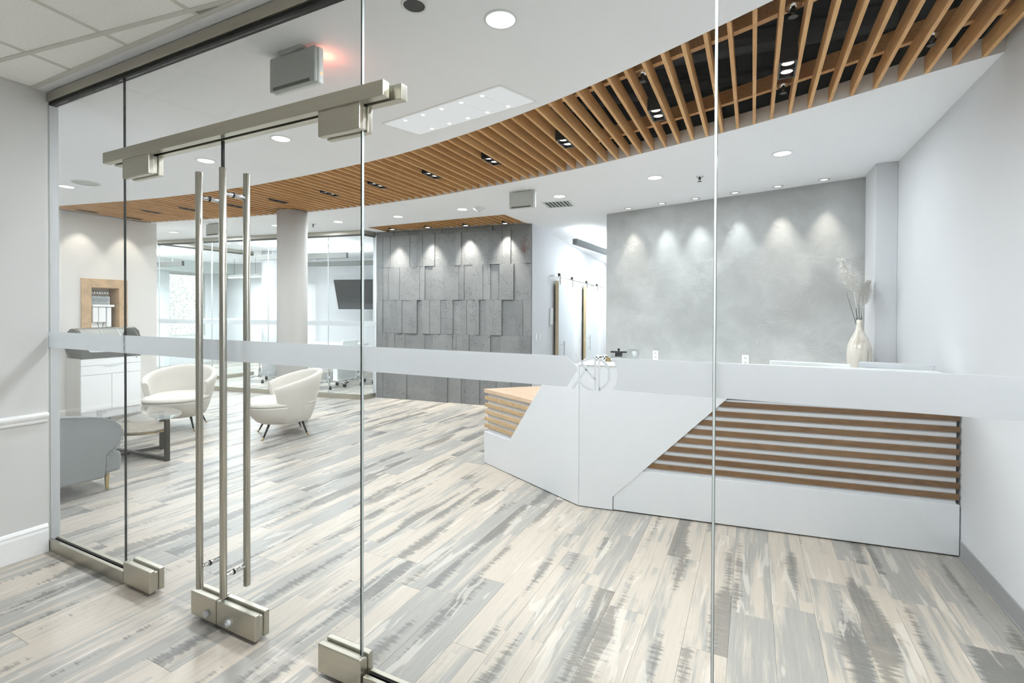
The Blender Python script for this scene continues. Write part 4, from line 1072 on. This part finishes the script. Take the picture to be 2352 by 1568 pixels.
MB().prism(ht+[(a-.002, c-.004) for a, c in ht[::-1]], 3.165, 3.85, 'y').obj('top_sheet', M['signwhite'], case)
hg = [(-7.905+.204*math.cos(PI-PI*i/14), .995+.204*math.sin(PI-PI*i/14)) for i in range(8, 15)]
MB().prism(hg+[(a-.004, c-.003) for a, c in hg[::-1]], 3.205, 3.81, 'y').obj('glass_cover', M['glassin'], case)
for i in (8, 14):
    ang = PI-PI*i/14; p = (-7.905+.206*math.cos(ang), .995+.206*math.sin(ang)); MB().tube((p[0], 3.165, p[1]), (p[0], 3.86, p[1]), .008, seg=10).obj('rim_tube', M['chrome'], case)
MB().path([(-7.905+.208*math.cos(PI-PI*i/14), 3.855, .995+.208*math.sin(PI-PI*i/14)) for i in range(4, 15)], .008, 8).obj('rim_tube', M['chrome'], case)
for y in (3.42, 3.62): MB().path([(-7.905+.198*math.cos(PI-PI*i/14), y, .995+.198*math.sin(PI-PI*i/14)) for i in range(8, 15)], .007, 8).obj('rib', M['silver'], case)
MB().prism([(3.27, .889), (3.30, .888), (3.557, .879), (3.852, .832), (3.852, .840), (3.557, .900), (3.27, .905)], -8.09, -7.715, 'x').obj('deck', M['signwhite'], case)

# ---- niche frame and dispenser
nf = thing('niche_frame', 'reclaimed wood frame around the square wall niche', 'frame', (-8.1, 3.6, 1.5))
FX0, FX1 = NXf+.0005, NXf+.022
MB().prism([(3.342, 1.20), (3.453, 1.20), (3.453, 1.75), (3.342, 1.868)], FX0, FX1, 'x').obj('left_board', M['reclaimed'], nf)
MB().prism([(3.88, 1.20), (3.78, 1.20), (3.78, 1.75), (3.88, 1.868)], FX0, FX1, 'x').obj('right_board', M['reclaimed'], nf)
MB().prism([(3.343, 1.869), (3.454, 1.7505), (3.779, 1.7505), (3.879, 1.869)], FX0, FX1, 'x').obj('top_board', M['reclaimed'], nf)
MB().box(-8.357, NXf, 3.772, 3.7795, 1.20, 1.749).obj('niche_lining', M['reclaimed'], nf)
MB().box(-8.357, NXf, 3.4535, 3.461, 1.20, 1.749).obj('niche_lining', M['reclaimed'], nf)
MB().box(-8.357, NXf, 3.462, 3.771, 1.742, 1.749).obj('niche_lining', M['reclaimed'], nf)
dp = thing('drink_dispenser', 'white drink dispenser with three columns standing in the wood niche', 'dispenser', (-8.2, 3.57, 1.20))
MB().box(-8.26, -8.09, 3.466, 3.72, 1.484, 1.514).obj('shelf', M['trimw'], dp, bevel=.008, seg=3)
for y, w, zb in ((3.505, .032, 1.27), (3.585, .042, 1.27), (3.665, .027, 1.2)):
    MB().box(-8.235, -8.11, y-w, y+w, zb, 1.483).obj('column', M['trimw'], dp, bevel=.012, seg=3)
MB().box(-8.25, -8.16, 3.468, 3.69, 1.197, 1.269).obj('base', M['trimw'], dp)
for y in (3.53, 3.60): MB().tube((-8.12, y, 1.268), (-8.12, y+(.012 if y < 3.55 else -.012), 1.205), .004, seg=8).obj('spout', M['darker'], dp)
bt = None
for k in range(7):
    y = 3.480+k*.030
    lab = f'clear small bottle on the white dispenser shelf, {ordw[k]} from the left'
    t = thing('small_bottle', lab, 'bottle', (-8.15, y, 1.5145), 0, 'clear bottles in the wood niche')
    MB().lathe([(.0135, 0), (.0135, .085), (.010, .10), (.0055, .115), (.0055, .15)], (-8.15, y, 1.5145), 12).obj('bottle_body', M['acrylic'], t, smooth=True)
    MB().lathe([(.0075, .15), (.0075, .168), (.004, .174)], (-8.15, y, 1.5145), 12).obj('cap', M['signwhite'], t, smooth=True)
t = thing('small_drawer_rack', 'white rack of small drawers behind the clear bottles', 'rack', (-8.2, 3.57, 1.5145))
MB().box(-8.30, -8.175, 3.468, 3.70, 1.5145, 1.63).obj('rack_body', M['signwhite'], t, bevel=.004)
for k in range(6): MB().box(-8.1745, -8.169, 3.474+k*.038, 3.474+k*.038+.032, 1.56, 1.622).obj('drawer', M['silver'], t)
t = thing('white_tray', 'shallow white tray under the clear bottles', 'tray', (-8.15, 3.57, 1.5142))

COL.objects.unlink(t); bpy.data.objects.remove(t)

# ================================================================ CONFERENCE ROOM
def conf_bar(name, label, a, b, z):
    t = thing(name, label, 'pendant light', ((a[0]+b[0])/2, (a[1]+b[1])/2, z)); L = (Vector(b)-Vector(a)).length; f = frame((a[0], a[1], 0), Vector(b)-Vector(a))
    MB(f).box(0, L, -.03, .03, z-.05, z+.05).obj('housing', M['dark'], t)
    MB(f).box(.01, L-.01, -.024, .024, z+.0502, z+.053).obj('diffuser', M['bulb'], t)
    for s in (.35, L-.35): MB(f).tube((s, 0, z+.05), (s, 0, CEIL), .002, seg=6).obj('cable', M['dark'], t)
    lamp('AREA', ((a[0]+b[0])/2, (a[1]+b[1])/2, z+.06), 18, t, up=True, size=L*.95, size_y=.05, shape='RECTANGLE', rot=math.atan2(b[1]-a[1], b[0]-a[0]))
conf_bar('linear_pendant', 'dark linear pendant behind the round column, nearer of the conference pair', (-8.80, 6.47), (-6.86, 6.90), 2.485)
conf_bar('linear_pendant', 'dark linear pendant lower and farther in the conference room', (-8.9, 7.55), (-6.3, 8.0), 2.445)
conf_bar('linear_pendant', 'short dark linear pendant far left behind the glass', (-12.6, 6.3), (-11.15, 6.40), 2.46)
t = thing('strip_light', 'long white strip light under the ceiling of the west office', 'ceiling light', (-11.6, 7.6, 2.40))
MB().box(-12.1, -10.9, 8.05, 8.13, 2.28, 2.34).obj('housing', M['signwhite'], t); MB().box(-12.1, -10.9, 8.05, 8.13, 2.262, 2.2795).obj('diffuser', M['lens'], t)
for x in (-11.9, -11.1): MB().tube((x, 8.09, 2.34), (x, 8.09, CEIL), .003, seg=6).obj('cable', M['dark'], t)
lamp('AREA', (-11.5, 8.09, 2.255), 62, t, size=1.15, size_y=.07, shape='RECTANGLE')
t = thing('strip_light', 'second white strip light below the first in the west office', 'ceiling light', (-11.0, 8.5, 2.3))
MB().box(-11.4, -10.2, 8.5, 8.58, 2.22, 2.27).obj('housing', M['signwhite'], t); MB().box(-11.4, -10.2, 8.5, 8.58, 2.20, 2.2195).obj('diffuser', M['lens'], t)
for x in (-11.2, -10.4): MB().tube((x, 8.54, 2.27), (x, 8.54, CEIL), .003, seg=6).obj('cable', M['dark'], t)
for k, (x, y) in enumerate([(-9.2, 6.1), (-8.4, 6.0), (-7.15, 6.15)]):
    downlight(x, y, label=['round downlight inside the conference room, leftmost', 'round downlight inside the conference room, second from left', 'round downlight inside the conference room, right of the column'][k], e=30)
for k, (x, y) in enumerate([(-11.5, 4.0), (-11.5, 5.6)]):
    downlight(x, y, label=['round downlight in the west office nearer the niche wall', 'round downlight in the west office nearer the window'][k], e=52)
# television
tvc = Vector((-7.80, 8.37, 1.80)); tvm = Matrix.Translation(tvc) @ Matrix.Rotation(math.radians(14), 4, 'Z') @ Matrix.Rotation(math.radians(17), 4, 'X')
t = thing('television', 'black wall television tilted forward in the conference room', 'television', tvc)
MB(tvm).box(-.70, .62, -.02, .025, -.335, .345).obj('bezel', M['blackmetal'], t, bevel=.004)
MB(tvm).box(-.685, .605, -.0225, -.0202, -.320, .330).obj('screen', M['screen'], t)
MB().tube(tvc+Vector((0, .03, 0)), tvc+Vector((-.03, .64, 0)), .03, seg=12).box(-7.98, -7.68, 8.99, 9.025, 1.65, 1.95).obj('wall_bracket', M['blackmetal'], t)
# conference table and task chairs
t = thing('conference_table', 'white conference table behind the inner glass', 'table', (-8.0, 7.3, 0))
tfm = frame((-8.1, 7.55, 0), (.987, .161))
MB(tfm).box(-1.1, .72, -.5, .5, .70, .74).obj('tabletop', M['counter'], t, bevel=.004)
for s in (-.75, .45): MB(tfm).box(s-.05, s+.05, -.3, .3, .02, .70).box(s-.08, s+.08, -.38, .38, .001, .02).obj('leg', M['signwhite'], t)
def task_chair(x, y, rz, label):
    t = thing('task_chair', label, 'office chair', (x, y, 0), rz, 'white task chairs round the conference table'); f = t.matrix_basis.copy()
    MB(f).tube((0, 0, .09), (0, 0, .25), .028, seg=12).tube((0, 0, .25), (0, 0, .43), .016, seg=12).obj('gas_lift', M['chrome'], t, smooth=True)
    b = MB(f)
    for k in range(5):
        a = 2*PI*k/5+.3; c, s = math.cos(a), math.sin(a)
        b.path([(0, 0, .115), (.12*c, .12*s, .112), (.25*c, .25*s, .075), (.29*c, .29*s, .062)], .014, 8)
    b.obj('star_base', M['chrome'], t, smooth=True)
    for k in range(5):
        a = 2*PI*k/5+.3; c, s = math.cos(a), math.sin(a)
        MB(f).tube((.29*c-.02*s, .29*s+.02*c, .0305), (.29*c+.02*s, .29*s-.02*c, .0305), .030, seg=14).obj('caster', M['blackmetal'], t)
    MB(f).box(-.23, .23, -.23, .23, .43, .49).obj('seat', M['signwhite'], t, bevel=.025, seg=3)
    MB(f).box(-.21, .21, .20, .235, .52, .86).obj('backrest', M['signwhite'], t, bevel=.016, seg=3)
    MB(f).path([(0, .10, .44), (0, .25, .45), (0, .255, .62)], .014, 8).obj('back_bracket', M['chrome'], t)
task_chair(-7.12, 6.70, 2.8, 'white task chair on chrome star base, left one of the pair by the glass corner')
task_chair(-6.95, 7.28, 1.6, 'white task chair on chrome star base, right one of the pair by the glass corner')
task_chair(-8.95, 6.62, 3.0, 'white task chair mostly hidden behind the right tub armchair')

# ================================================================ OUTSIDE
t = thing('garden_tree', 'pale sunlit leafy tree outside the west window', 'tree', (-17.2, 9.0, -.4))
MB().tube((-17.2, 9.0, -.4), (-17.1, 9.05, 1.4), .12, .08, 10).tube((-17.1, 9.05, 1.4), (-17.4, 9.5, 2.6), .07, .03, 8).tube((-17.1, 9.05, 1.4), (-16.9, 8.4, 2.6), .06, .03, 8).obj('trunk', plain('pale bark', (170, 165, 155), .9), t)
rt = random.Random(5); b = bmesh.new()
for i in range(15000):
    a, c = rt.random()*2*PI, rt.random()*2-1; r = 1.9*rt.random()**.45; s = math.sqrt(1-c*c)
    p = Vector((-17.2+r*s*math.cos(a)*.8, 9.0+r*s*math.sin(a)*1.25, 1.7+r*c*1.05))
    if p.x > -14.6: continue
    u = Vector((rt.random()-.5, rt.random()-.5, rt.random()-.5)).normalized()*.026; w = u.orthogonal().normalized()*.015
    b.faces.new([b.verts.new(q) for q in (p-u, p+w, p+u, p-w)])
me = bpy.data.meshes.new('foliage'); b.to_mesh(me); b.free(); me.materials.append(M['leaf'])
o = bpy.data.objects.new('foliage', me); COL.objects.link(o); o.parent = t; o.matrix_parent_inverse = t.matrix_basis.inverted(); o['kind'] = 'stuff'
struct(MB().box(-30, -13.76, -6, 22, -.46, -.40).obj('ground', plain('pale paving', (214, 214, 208), .9)))
